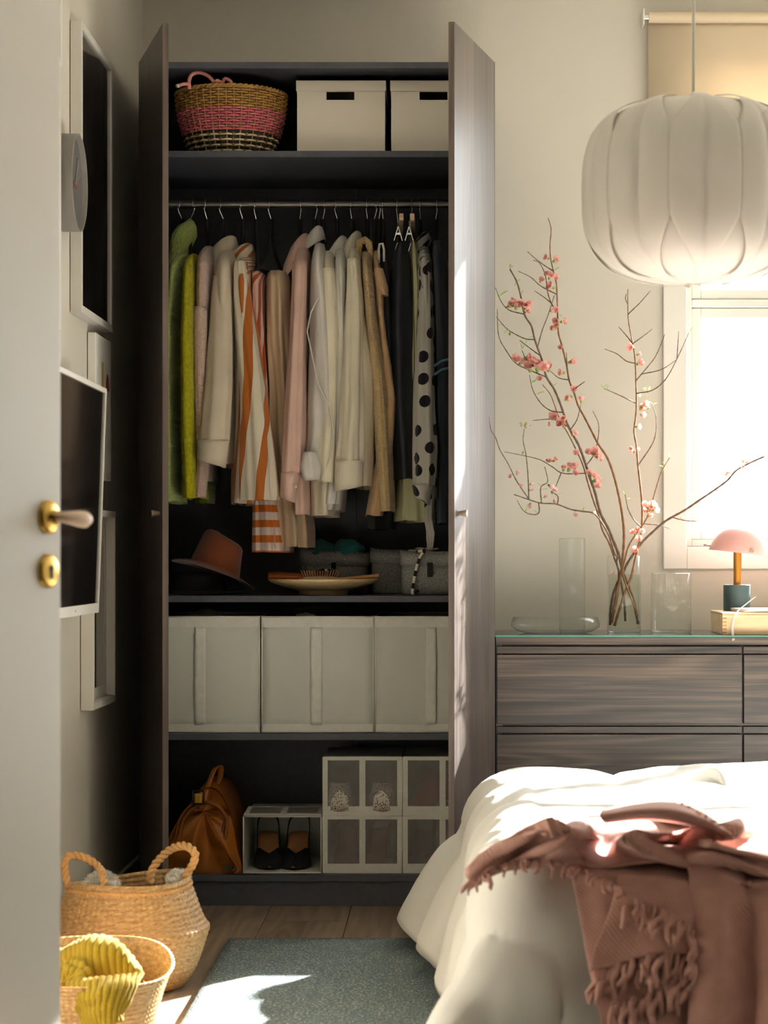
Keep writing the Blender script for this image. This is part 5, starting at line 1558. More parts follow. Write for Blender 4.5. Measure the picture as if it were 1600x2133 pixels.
sheet('front_fall', right_rows, 70, 60, lambda u, v: 0.014*math.sin(13*u+1.5*v)*min(1, v*3) + 0.008*nz(u*7, v*5, 1))
left_rows = [
    [(1170, 1768, .0), (1225, 1768, .0), (1295, 1768, .0), (1365, 1768, .0), (1440, 1768, .0)],
    [(1184, 1808, .01), (1235, 1810, .015), (1300, 1812, .015), (1370, 1814, .015), (1442, 1818, .01)],
    [(1196, 1850, .02), (1250, 1850, .03), (1310, 1858, .035), (1380, 1862, .035), (1452, 1870, .02)],
    [(1212, 1930, .02), (1262, 1935, .03), (1320, 1940, .035), (1390, 1945, .035), (1452, 1945, .02)],
    [(1228, 2020, .02), (1275, 2030, .03), (1330, 2030, .03), (1390, 2030, .03), (1446, 2020, .02)],
    [(1258, 2150, .02), (1300, 2150, .03), (1345, 2150, .03), (1395, 2150, .03), (1440, 2150, .02)],
]
sheet('lower_fall', left_rows, 60, 60, lambda u, v: 0.004*nz(u*6, v*5, 8))
# a second layer folded across the front, with its fringed hem
flap_rows = [
    [(1290, 1822, .055), (1330, 1822, .06), (1380, 1826, .06), (1432, 1834, .05)],
    [(1270, 1900, .05), (1320, 1900, .06), (1380, 1905, .06), (1450, 1920, .05)],
    [(1240, 1970, .045), (1310, 1955, .055), (1380, 1940, .06), (1448, 1955, .05)],
    [(1228, 2026, .045), (1300, 2005, .05), (1370, 1985, .055), (1448, 1990, .045)],
]
gf, _ = sheet('folded_flap', flap_rows, 50, 50, lambda u, v: 0.005*math.sin(7*u+3*v))
# rolled ridge along the far side
ridge_rows = [
    [(1255, 1688, .07), (1330, 1672, .085), (1400, 1668, .09), (1460, 1690, .08), (1500, 1716, .06), (1530, 1740, .05)],
    [(1250, 1700, .10), (1330, 1690, .115), (1400, 1690, .115), (1462, 1708, .10), (1500, 1728, .08), (1528, 1746, .06)],
    [(1260, 1712, .06), (1335, 1706, .06), (1410, 1712, .06), (1465, 1726, .05), (1502, 1738, .045), (1526, 1750, .04)],
]
sheet('rolled_edge', ridge_rows, 24, 60)
rnd = random.Random(11)
tass = {}
def tassel_mesh(k):
    if k not in tass:
        r2 = random.Random(k)
        pts = [Vector((0.004*math.sin(i*1.3+k), 0.004*math.cos(i*1.7+k*2), -0.012*i)) for i in range(5)]
        mb = MB().tube(pts, [0.0036, 0.0048, 0.004, 0.0044, 0.0022], 6)
        me = bpy.data.meshes.new('tassel'); me.from_pydata(mb.v, [], mb.f); me.materials.append(MT['throw'])
        me.polygons.foreach_set('use_smooth', [True]*len(me.polygons)); tass[k] = me
    return tass[k]
def fringe(line, step, aim, jit=0.35, scale=1.0):
    L = cat_rom(line, 400)
    acc = 0.0; last = L[0]
    for p in L[1:]:
        acc += np.linalg.norm(p-last); last = p
        if acc >= step:
            acc = 0
            o = bpy.data.objects.new('tassel', tassel_mesh(rnd.randrange(6)))
            COL.objects.link(o); o.parent = th
            d = (Vector(aim) + Vector((rnd.uniform(-jit, jit), rnd.uniform(-jit, jit), rnd.uniform(-jit, jit)))).normalized()
            o.rotation_euler = d.to_track_quat('-Z', 'Y').to_euler()
            o.location = Vector(p) - Vector(th['_o'])
            sc = scale*rnd.uniform(0.8, 1.25); o.scale = (sc, sc, sc)
fringe([tuple(p) for p in gf[-1]], 0.0095, (-0.25, -0.35, -1.0), 0.25, 1.15)
fringe([tuple(bed_hit(*q)) for q in ((962, 1852, .015), (1040, 1806, .02), (1110, 1788, .03), (1180, 1800, .03), (1240, 1822, .04), (1300, 1850, .05))], 0.011, (-0.2, -0.8, -0.45), 0.45, 0.75)
fringe([tuple(bed_hit(*q)) for q in ((1300, 1858, .055), (1350, 1885, .06), (1400, 1905, .06), (1450, 1945, .06), (1452, 2000, .055))], 0.0095, (-0.3, -0.6, -0.8), 0.4, 1.0)
fringe([tuple(bed_hit(*q)) for q in ((1262, 2092, .03), (1320, 2080, .04), (1380, 2050, .045), (1448, 2005, .045))], 0.010, (-0.2, -0.3, -1.0), 0.25, 1.2)
fringe([tuple(bed_hit(*q)) for q in ((1262, 1690, .075), (1340, 1674, .09), (1410, 1672, .095), (1470, 1700, .09), (1525, 1742, .06))], 0.014, (0.1, -0.5, -0.4), 0.5, 0.45)

# ================================================================== seagrass baskets
def sea_mat(name, c1, c2):
    m, nt, b_ = newmat(name)
    uv = coords(nt, 'UV')
    n = noise_tex(nt, coords(nt, 'UV', scale=(70, 110, 1)), 1.0, 3, 0.7)
    nt.links.new(ramp(nt, n, [(0.3, rgb(*c1)), (0.7, rgb(*c2))]), b_.inputs['Base Color'])
    b_.inputs['Roughness'].default_value = 0.55
    return m
MT['sea'] = sea_mat('seagrass', (150, 108, 62), (212, 174, 118))
MT['searope'] = plain('seagrass_rope', (206, 158, 100), 0.7, vary=0.15, vscale=40)
def woven_rings(prof, c, nseg=240, nrow=90, amp=0.0032, warp=None, ux=36, vz=0.012):
    P_ = cat_rom(prof, nrow)
    rings = []
    L = 0.0
    for j in range(nrow):
        if j: L += float(np.linalg.norm(P_[j]-P_[j-1]))
        r, z = P_[j]
        ring = []
        for i in range(nseg):
            t = 2*PI*i/nseg
            # twill weave: diagonal rows of short raised strands
            u = t/(2*PI)*ux*2; v = L/vz
            w_ = math.sin(PI*(u+v))*math.sin(PI*(u-v)) + 0.35*math.sin(2*PI*v)
            rr_ = r + amp*w_
            dz = 0.0; dr = 0.0
            if warp: dr, dz = warp(t, z, j/(nrow-1))
            ring.append(Vector((c[0]+(rr_+dr)*math.cos(t), c[1]+(rr_+dr)*math.sin(t), c[2]+z+dz)))
        rings.append(ring)
    return rings
def rope(pts, r=0.006, n=60, turns=26):
    C = [Vector(p) for p in cat_rom(pts, n)]
    mb = MB()
    for k in range(2):
        out = []
        for i in range(n):
            t = (C[min(i+1, n-1)]-C[max(i-1, 0)]).normalized()
            a_ = t.orthogonal().normalized(); a_ = (Vector((0, 1, 0)) - t*t.y); a_ = a_.normalized() if a_.length > 0.1 else t.orthogonal().normalized()
            b_ = t.cross(a_); ph = 2*PI*turns*i/n*0.35 + k*PI
            out.append(C[i] + (a_*math.cos(ph)+b_*math.sin(ph))*r*0.62)
        mb.tube(out, r*0.75, 7)
    return mb
# big folded belly basket
Yb = 5.20; scb = F/Yb
c1 = (X(268, Yb), Yb, 0.0)
sb1 = thing('seagrass_basket', 'large seagrass belly basket with rope handles beside the wall', 'basket', c1)
prof = [(0.105, 0.004), (0.125, 0.006), (0.150, 0.04), (0.168, 0.085), (0.181, 0.125), (0.1845, 0.135), (0.176, 0.146), (0.166, 0.165), (0.153, 0.20), (0.141, 0.230), (0.1385, 0.242), (0.137, 0.246), (0.134, 0.242), (0.134, 0.2), (0.14, 0.14)]
link('woven_body', MB().loft(woven_rings(prof, c1, 300, 130, 0.0022, lambda t, z, v: (0.0, 0.008*math.cos(t+0.4)*(z/0.24)**2 + 0.006*math.sin(2*t)*(z/0.24)**2)), True), MT['sea'], sb1, smooth=True)
link('rim_band', rope([(c1[0]+0.1405*math.cos(t), c1[1]+0.1405*math.sin(t), 0.228 + 0.008*math.cos(t+0.4)+0.006*math.sin(2*t)) for t in np.linspace(0, 2*PI, 48)], 0.0045, 240, 200), MT['searope'], sb1, smooth=True)
yh0 = Yb-0.06
link('handle', rope([P(144, 1850, yh0), P(135, 1815, yh0), P(138, 1788, yh0), P(155, 1781, yh0), P(185, 1790, yh0), P(207, 1808, yh0), P(216, 1830, yh0-.05), P(216, 1868, yh0-.06)], 0.0072), MT['searope'], sb1, smooth=True)
link('handle', rope([P(312, 1842, Yb+.02), P(316, 1815, Yb+.03), P(332, 1790, Yb+.04), P(358, 1768, Yb+.04), P(385, 1762, Yb+.02), P(405, 1775, Yb), P(404, 1795, Yb), P(390, 1820, Yb), P(380, 1845, Yb)], 0.0078), MT['searope'], sb1, smooth=True)
MT['fleece'] = plain('white_sheepskin', (228, 222, 208), 0.95, vary=0.08, vscale=60, bmp=0.9, bscale=130)
def fluff(label, px, py, Y, r, seed, n=900):
    rn = random.Random(seed)
    c = P(px, py, Y)
    mb = crumple('', tuple(c), (r*1.3, r, r), None, seed, 0.5, n=24)
    for _ in range(n):
        d = Vector((rn.gauss(0, 1), rn.gauss(0, 1), rn.gauss(0, 1))).normalized()
        p = c + Vector((d.x*r*1.25, d.y*r, d.z*r))
        e = (d + Vector((rn.uniform(-.8, .8), rn.uniform(-.8, .8), rn.uniform(-.8, .8)))).normalized()*r*0.45
        s_ = d.orthogonal().normalized()*r*0.06
        mb.add([p-s_, p+s_, p+e], [(0, 1, 2)])
    tag(link('sheepskin', mb, MT['fleece'], smooth=True), label, 'sheepskin', 'sheepskin pieces in the big basket')
fluff('white sheepskin tuft inside the large seagrass basket', 212, 1846, Yb-0.05, 0.028, 1)
fluff('white sheepskin tuft bulging at the rope handle of the large basket', 372, 1832, Yb+0.02, 0.020, 2)
# small basket in front
Y2 = 4.62; c2 = (X(188, Y2), Y2, 0.0)
sb2 = thing('seagrass_basket', 'small open seagrass basket holding a mustard sweater', 'basket', c2)
prof = [(0.10, 0.004), (0.115, 0.006), (0.128, 0.04), (0.142, 0.09), (0.158, 0.14), (0.166, 0.158), (0.168, 0.163), (0.164, 0.163), (0.160, 0.155), (0.148, 0.11), (0.135, 0.06), (0.125, 0.03)]
wz = lambda t, z, v: (0.0, (z/0.16)**2*(0.026*math.sin(t) + 0.004*math.sin(3*t) - 0.012*max(0, math.cos(t))**4))
link('woven_body', MB().loft(woven_rings(prof, c2, 300, 110, 0.0022, wz), True, False), MT['sea'], sb2, smooth=True)
link('inner_base', MB().lathe([(0, 0.012), (0.125, 0.012)], 40, c2), MT['sea'], sb2)
# mustard sweater
MT['mustard'] = plain('mustard_wool', (142, 116, 6), 0.95, vary=0.14, vscale=260, bmp=0.6, bscale=420, sheen=0.05)
def knit_sheet(ctrl, nr, nc, ribs, amp=0.0055, seed=0, along=1):
    g = patch([[tuple(P(*c)) for c in row] for row in ctrl], nr, nc)
    n = normals(g)
    if np.mean(n[..., 1]) > 0: n = -n
    d_ = np.array([[amp*abs(math.sin(PI*ribs*((i/(nc-1)) if along else (j/(nr-1))))) + 0.006*nz(i/nc*5+seed, j/nr*5) for i in range(nc)] for j in range(nr)])
    return g + n*d_[..., None]
sw = thing('knit_sweater', 'mustard ribbed knit sweater spilling over the small basket', 'sweater', (c2[0], c2[1]-0.1, 0.15))
hump = [[(120, 2060, 4.62), (150, 2050, 4.60), (200, 2060, 4.58), (250, 2058, 4.58), (300, 2045, 4.58)],
        [(118, 2010, 4.66), (150, 1990, 4.62), (190, 1985, 4.58), (240, 1990, 4.57), (296, 2030, 4.56)],
        [(122, 1985, 4.70), (150, 1972, 4.67), (195, 1958, 4.62), (245, 1972, 4.60), (292, 2022, 4.60)],
        [(130, 1990, 4.75), (160, 1970, 4.72), (200, 1954, 4.70), (240, 1968, 4.68), (280, 2015, 4.68)]]
link('knit_folds', MB().grid(knit_sheet(hump, 60, 170, 15, seed=1)), MT['mustard'], sw, smooth=True, solid=0.006)
coil = [[(124, 2012, 4.60), (150, 2002, 4.58), (178, 2012, 4.55), (188, 2040, 4.54), (172, 2062, 4.54)],
        [(124, 2030, 4.57), (150, 2022, 4.55), (170, 2028, 4.53), (172, 2044, 4.52), (160, 2054, 4.52)],
        [(124, 2050, 4.57), (145, 2046, 4.55), (156, 2046, 4.53), (155, 2048, 4.52), (146, 2052, 4.52)]]
link('knit_folds', MB().grid(knit_sheet(coil, 50, 110, 8, seed=3)), MT['mustard'], sw, smooth=True, solid=0.006)
flap = [[(140, 2052, 4.52), (175, 2044, 4.50), (215, 2040, 4.48), (258, 2036, 4.50), (298, 2028, 4.53)],
        [(146, 2075, 4.49), (178, 2070, 4.455), (215, 2066, 4.435), (252, 2060, 4.45), (284, 2052, 4.49)],
        [(165, 2105, 4.48), (190, 2098, 4.445), (218, 2092, 4.43), (245, 2088, 4.445), (268, 2084, 4.47)],
        [(180, 2140, 4.47), (200, 2130, 4.44), (222, 2122, 4.43), (240, 2114, 4.44), (254, 2108, 4.46)],
        [(186, 2160, 4.47), (205, 2148, 4.44), (224, 2140, 4.435), (240, 2130, 4.44), (250, 2122, 4.46)]]
link('hanging_hem', MB().grid(knit_sheet(flap, 60, 170, 13, seed=5)), MT['mustard'], sw, smooth=True, solid=0.006)
# ================================================================== roller blind
MT['blind'] = cloth('cream_blind_cloth', (232, 214, 186), wr=0.0, bmp=0.1, vary=0.02, translucent=0.3)
MT['blindtube'] = plain('cream_blind_roll', (214, 196, 168), 0.7, vary=0.02)
bl = thing('roller_blind', 'cream roller blind pulled part way down the window', 'blind', (1.3, 6.95, 2.3))
yR = 6.945; xa, xb = X(1351, yR), 3.40; zr = Z(36.5, yR); rr0 = 11.5*yR/F
link('roll', MB().tube([(xa, yR, zr), (xb, yR, zr)], rr0, 28), MT['blindtube'], bl, auto=40)
zbl = 2.345
G_ = [[(xx, yR+rr0-0.001 - 0.0, z) for xx in np.linspace(xa+0.0, xb, 12)] for z in np.linspace(zr, zbl, 12)]
link('blind_cloth', MB().grid(G_), MT['blind'], bl, smooth=True, solid=0.0008)
bx('bottom_bar', bl, MT['blindtube'], xa, xb, yR+rr0-0.006, yR+rr0+0.004, zbl-0.02, zbl, 0.003)
br_ = bx('bracket', bl, MT['trim'], xa-0.018, xa-0.013, yR-0.016, 6.999, Z(52, yR), Z(20, yR), 0.002)
bx('bracket', bl, MT['trim'], xb+0.013, xb+0.018, yR-0.016, 6.999, Z(52, yR), Z(20, yR), 0.002)
link('end_cap', MB().tube([(xa-0.013, yR, zr), (xa, yR, zr)], 0.010, 16), MT['steel'], bl, auto=40)

# ================================================================== pendant lamp
Yp = 4.66; scp = F/Yp
pcx, pz0, pz1 = X(1445, Yp), Z(592, Yp), Z(208, Yp)
pr = 232/scp; ph_ = pz1-pz0
def shade_mat():
    m, nt, b_ = newmat('white_shade_plastic')
    b_.inputs['Base Color'].default_value = rgb(232, 228, 220); b_.inputs['Roughness'].default_value = 0.45
    n = noise_tex(nt, coords(nt), 4, 2)
    nt.links.new(ramp(nt, n, [(0.3, rgb(230, 226, 218)), (0.7, rgb(236, 232, 225))]), b_.inputs['Base Color'])
    t = nt.nodes.new('ShaderNodeBsdfTranslucent'); t.inputs[0].default_value = rgb(236, 230, 222)
    mx = nt.nodes.new('ShaderNodeMixShader'); mx.inputs[0].default_value = 0.28
    nt.links.new(b_.outputs[0], mx.inputs[1]); nt.links.new(t.outputs[0], mx.inputs[2])
    nt.links.new(mx.outputs[0], nt.nodes['Material Output'].inputs[0])
    return m
MT['shade'] = shade_mat()
pl = thing('pendant_lamp', 'white petal folded pendant lamp hanging over the bed', 'lamp', (pcx, Yp, pz0))
# vertical profile: rounded drum
def drum(t):
    """t 0 bottom pole .. 1 top pole -> (radius fraction, height fraction)"""
    n = 3.0
    a_ = -PI/2 + PI*t
    c, s_ = math.cos(a_), math.sin(a_)
    return abs(c)**(2/n), 0.5 + 0.5*math.copysign(abs(s_)**(2/n), s_)
NP = 10
off = -PI/2
def petal_w(h):
    """half width of a petal (fraction of the sector) at height fraction h"""
    lo, hi = 0.29, 0.77
    if h < lo: return max(0.0, (h/lo))**0.72
    if h > hi: return max(0.0, ((1-h)/(1-hi)))**0.72
    return 1.0
for k in range(NP):
    a0 = off + 2*PI*k/NP
    hw = PI/NP
    Gd = []
    for t in np.linspace(0.0, 1.0, 44):
        rf, hf = drum(t)
        w_ = petal_w(hf)*hw
        row = []
        for i in range(21):
            u = -1 + 2*i/20
            crease = 0.020*(1-abs(u))**8*math.sin(PI*min(1, max(0, hf)))     # fold line down the middle
            bulge = 1 + 0.004*math.sin(PI*abs(u))
            r_ = pr*rf*bulge*(1-crease*2.2)
            row.append(Vector((pcx + r_*math.cos(a0+u*w_), Yp + r_*math.sin(a0+u*w_), pz0 + ph_*hf)))
        Gd.append(row)
    link('petal', MB().grid(Gd), MT['shade'], pl, smooth=True, solid=0.0012)
# inner layer seen between the petals
rings = []
for t in np.linspace(0.02, 0.98, 40):
    rf, hf = drum(t)
    ring = []
    for i in range(120):
        a_ = 2*PI*i/120
        dep = 0.5 + 0.5*math.cos(NP*(a_-off))      # 1 behind the petal middles, 0 between
        ring.append(Vector((pcx + pr*rf*(0.972-0.02*dep)*math.cos(a_), Yp + pr*rf*(0.972-0.02*dep)*math.sin(a_), pz0 + ph_*(0.012+0.976*hf))))
    rings.append(ring)
link('inner_shade', MB().loft(rings, True, True), MT['shade'], pl, smooth=True)
MT['whitecord'] = plain('white_cord', (226, 218, 204), 0.6, vary=0.02)
link('cord', MB().tube([(pcx, Yp, pz1-0.01), (pcx, Yp, ZC-0.03)], 0.0033, 8), MT['whitecord'], pl, smooth=True)
link('ceiling_cup', MB().lathe([(0.0, ZC-0.05), (0.03, ZC-0.045), (0.05, ZC-0.004), (0.05, ZC-0.001)], 24, (pcx, Yp, 0)), MT['shade'], pl, smooth=True)
link('top_cap', MB().lathe([(0.004, 0.02), (0.012, 0.012), (0.014, 0.0)], 16, (pcx, Yp, pz1-0.004)), MT['shade'], pl, smooth=True)

# ================================================================== glass vases
def vessel(name, label, cat, prof, c, group=None, mat=None, seg=64):
    return tag(link(name, MB().lathe(prof, seg, c), mat or MT['glass'], smooth=True), label, cat, group)
def cyl(r, h, t=0.003, fb=0.012):
    return [(0.0005, fb-0.004), (r-t-0.004, fb-0.003), (r-t, fb), (r-0.0005, fb+0.004), (r, fb+0.01), (r, h-0.002), (r-0.0012, h), (r-0.0024, h-0.0015), (r-0.0008, h-0.004)] if False else [(0.0005, 0.0), (r-0.003, 0.0), (r, 0.003), (r, h-0.002), (r-0.0012, h), (r-0.0024, h-0.0015)]
vt = GT + 0.0005
cT = (X(1192, 6.925), 6.925, vt)
vessel('tall_glass_vase', 'tall narrow clear glass cylinder vase behind the low dish', 'vase', cyl(0.0395, Z(1121, 6.925)-vt), cT)
cD = (X(1157, 6.70), 6.70, vt)
rD = 93*6.7/F
vessel('glass_dish', 'low wide clear glass dish on the glass sheet', 'dish', [(0.0005, 0.0), (0.09, 0.0), (0.108, 0.004), (rD-0.003, 0.016), (rD, 0.025), (rD-0.006, 0.046), (rD-0.0085, 0.0465), (rD-0.009, 0.045)], cD)
Yv = 6.745; cV = (X(1300, Yv), Yv, vt); rV = 35*Yv/F; hV = Z(1157, Yv-rV)-vt
bv = vessel('branch_vase', 'clear glass cylinder vase of water holding the blossom branches', 'vase', cyl(rV, hV), cV)
MT['water'] = thin_glass('still_water', (0.93, 0.95, 0.90), 0.7)
zw = Z(1197, Yv-rV)-vt
tag(link('vase_water', MB().lathe([(0, 0.0105), (rV-0.0040, 0.0105), (rV-0.0040, zw), (0, zw-0.001)], 48, cV), MT['water'], smooth=True, auto=40), 'clear water in the branch vase', 'water')
cW = (X(1398, 6.76), 6.76, vt)
vessel('wide_glass_vase', 'wide short clear glass cylinder between the branches and the lamp', 'vase', cyl(42*6.76/F, Z(1194, 6.70)-vt, 0.0035, 0.014), cW)

# ================================================================== wooden box, papers, lamp
MT['bamboo'] = wood('bamboo', (206, 168, 122), (224, 190, 146), (236, 208, 168), axis=0, across=50, along=3, rough=0.5)
bz1 = vt + 46*6.54/F
bxx0 = X(1505, 6.54)
wb_ = thing('wooden_box', 'pale bamboo box with finger joints under the pink lamp', 'box', (bxx0+0.17, 6.68, vt))
bx('body', wb_, MT['bamboo'], bxx0, bxx0+0.34, 6.54, 6.83, vt, bz1-0.0065, 0.001)
bx('lid', wb_, MT['bamboo'], bxx0-0.001, bxx0+0.341, 6.539, 6.831, bz1-0.006, bz1, 0.001)
MT['bamboo_end'] = plain('bamboo_end_grain', (190, 142, 96), 0.6, vary=0.1, vscale=50)
for i in range(5):
    z_ = vt + 0.003 + i*(bz1-vt-0.012)/5
    bx('finger_joint', wb_, MT['bamboo_end'], bxx0-0.0006, bxx0+0.012, 6.5394, 6.545, z_, z_+(bz1-vt-0.012)/10)
nb = thing('notebook', 'thin white paper booklet lying on the bamboo box', 'book', (bxx0+0.16, 6.66, bz1))
MT['paper'] = plain('white_paper', (236, 232, 228), 0.8, vary=0.02)
for i in range(3):
    link('sheet', MB().obox(Matrix.Translation((bxx0+0.155, 6.63, bz1+0.002+0.0035*i)) @ Matrix.Rotation(0.12+0.05*i, 4, 'Z'), 0.20, 0.15, 0.003), MT['paper'], nb)
MT['ribbon'] = cloth('white_ribbon', (240, 234, 228), wr=0.1, translucent=0.2)
rp = [P(1572, 1244, 6.52), P(1556, 1257, 6.515), P(1538, 1272, 6.52), P(1531, 1285, 6.525), P(1527, 1300, 6.527), P(1526, 1316, 6.522), P(1528, 1334, 6.492)]
C_ = cat_rom(rp, 36)
tag(link('ribbon', MB().grid([[tuple(p + np.array((-0.004, 0.0, -0.0015))), tuple(p + np.array((0.004, 0.001, 0.0015)))] for p in C_]), MT['ribbon'], smooth=True, solid=0.0008), 'white ribbon hanging over the front of the bamboo box', 'ribbon')
Yl = 6.75; lc = (X(1535, Yl), Yl, bz1+0.0005)
tl_ = thing('table_lamp', 'small lamp with pink domed shade, brass stem and dark green base', 'lamp', lc)
MT['deepgreen'] = plain('dark_green_lacquer', (58, 76, 76), 0.5, vary=0.04)
MT['pinkshade'] = plain('pink_lacquer', (236, 176, 168), 0.35, vary=0.03)
MT['pinkin'] = plain('shade_inside_white', (240, 228, 222), 0.6, vary=0.02)
MT['brushedbrass'] = plain('brushed_brass', (206, 142, 62), 0.35, metal=0.85, vary=0.06)
lr = 28*Yl/F; lh = 54*Yl/F
link('base', MB().lathe([(0, 0.0), (lr-0.001, 0), (lr, 0.001), (lr, lh-0.001), (lr-0.001, lh), (0, lh)], 48, lc), MT['deepgreen'], tl_, auto=40)
link('stem', MB().tube([Vector(lc)+Vector((0.002, 0, lh)), Vector(lc)+Vector((0.002, 0, lh+74*Yl/F))], 0.0122, 24), MT['brushedbrass'], tl_, auto=40)
dr_ = 66*Yl/F
dM = Matrix.Translation((X(1543, Yl), Yl, Z(1153, Yl))) @ Matrix.Rotation(math.radians(7), 4, 'Y')
pf = [(0.001, 0.068), (0.02, 0.0665), (0.045, 0.058), (0.067, 0.043), (0.082, 0.024), (0.0905, 0.006), (0.0915, 0.0)]
pf = [(r_*dr_/0.0915, z_*1.25) for r_, z_ in pf]
pf = [tuple(p) for p in cat_rom(pf, 28)]
sh_ = link('lamp_shade', MB().lathe(pf, 64, M=dM), MT['pinkshade'], tl_, smooth=True)
link('shade_lining', MB().lathe([(r_*0.975, z_*0.97) for r_, z_ in pf], 64, M=dM), MT['pinkin'], sh_, smooth=True)
link('switch_pin', MB().tube([dM @ Vector((-dr_*0.98, 0, 0.012)), dM @ Vector((-dr_*0.98-0.020, 0, 0.012))], 0.0024, 10), MT['knobK'], sh_, smooth=True)
link('screw', MB().tube([dM @ Vector((0.02, -dr_*0.955, 0.010)), dM @ Vector((0.02, -dr_*0.955-0.006, 0.010))], 0.0058, 14), MT['knobK'], sh_, auto=40)
link('bulb_holder', MB().tube([dM @ Vector((-0.008, 0, 0.0)), dM @ Vector((-0.008, 0, 0.045))], 0.011, 14), MT['pinkin'], tl_, auto=40)

# ================================================================== blossom branches
MT['bark'] = plain('grey_brown_bark', (104, 80, 64), 0.75, vary=0.25, vscale=60, bmp=0.3, bscale=200)
MT['bark2'] = plain('warm_bark', (132, 88, 52), 0.65, vary=0.25, vscale=60, bmp=0.3, bscale=200)
MT['petal'] = cloth('coral_petal', (255, 196, 184), wr=0.0, translucent=0.45, vary=0.15)
MT['palepetal'] = cloth('pale_petal', (252, 218, 212), wr=0.0, translucent=0.45)
MT['leaf'] = cloth('fresh_leaf', (164, 200, 92), wr=0.0, translucent=0.45, rough=0.5)
MT['calyx'] = plain('green_calyx', (134, 160, 66), 0.6, vary=0.1)
BRS = [  # (pixels, depth at tip, depth at vase, base radius, tip radius, label)
 ([(1062,560),(1077,588),(1085,618),(1093,656),(1107,679),(1115,710),(1130,752),(1138,784),(1155,812),(1168,843),(1180,878),(1190,900),(1205,926),(1218,961),(1228,992),(1240,1027),(1251,1069),(1267,1100),(1278,1127),(1290,1158),(1298,1192),(1318,1245),(1330,1300)], 6.62, 6.745, .0048, .0022, 'thick blossom branch with a dense coral flower cluster at half height'),
 ([(1142,454),(1148,477),(1146,509),(1147,537),(1153,565),(1159,590),(1161,627),(1162,665),(1164,696),(1171,721),(1180,759),(1186,793),(1196,818),(1205,846),(1217,868),(1233,899),(1247,926),(1265,953),(1278,988),(1288,1027),(1296,1069),(1300,1112),(1298,1158),(1294,1193),(1283,1245),(1274,1298)], 6.80, 6.74, .0044, .0012, 'tallest blossom branch reaching up beside the wardrobe'),
 ([(1308,602),(1308,634),(1309,665),(1313,690),(1318,715),(1322,740),(1324,768),(1325,799),(1326,840),(1324,871),(1321,899),(1326,930),(1329,968),(1333,1003),(1337,1042),(1338,1077),(1336,1108),(1331,1135),(1323,1166),(1315,1201),(1303,1232),(1290,1271),(1280,1304)], 6.72, 6.735, .0040, .0011, 'upright blossom branch below the pendant lamp'),
 ([(1592,951),(1561,965),(1534,980),(1515,1001),(1488,1021),(1460,1040),(1426,1063),(1387,1085),(1360,1108),(1340,1127),(1325,1147),(1309,1170),(1298,1192),(1286,1215),(1277,1240),(1272,1270),(1270,1302)], 6.66, 6.755, .0040, .0022, 'blossom branch leaning out across the window'),
 ([(1395,953),(1379,980),(1371,1003),(1362,1034),(1352,1069),(1340,1092),(1325,1112),(1309,1139),(1302,1166),(1297,1193),(1305,1220),(1317,1251),(1329,1282)], 6.66, 6.725, .0032, .0010, 'short blossom branch with a coral cluster in front of the window trim'),
 ([(1071,1030),(1100,1040),(1127,1048),(1158,1050),(1189,1061),(1212,1065),(1236,1069),(1251,1085),(1267,1112),(1276,1139),(1284,1170),(1291,1197),(1300,1250),(1303,1294)], 6.50, 6.74, .0034, .0014, 'low drooping branch with pale pink buds reaching to the wardrobe'),
 ([(1130,801),(1146,821),(1155,843),(1164,868),(1177,892),(1191,918),(1213,965),(1224,1003),(1236,1042),(1247,1073),(1255,1104),(1269,1131),(1280,1162),(1289,1192),(1286,1240),(1278,1280)], 6.70, 6.765, .0034, .0011, 'thin branch running close along the thick blossom branch'),
]
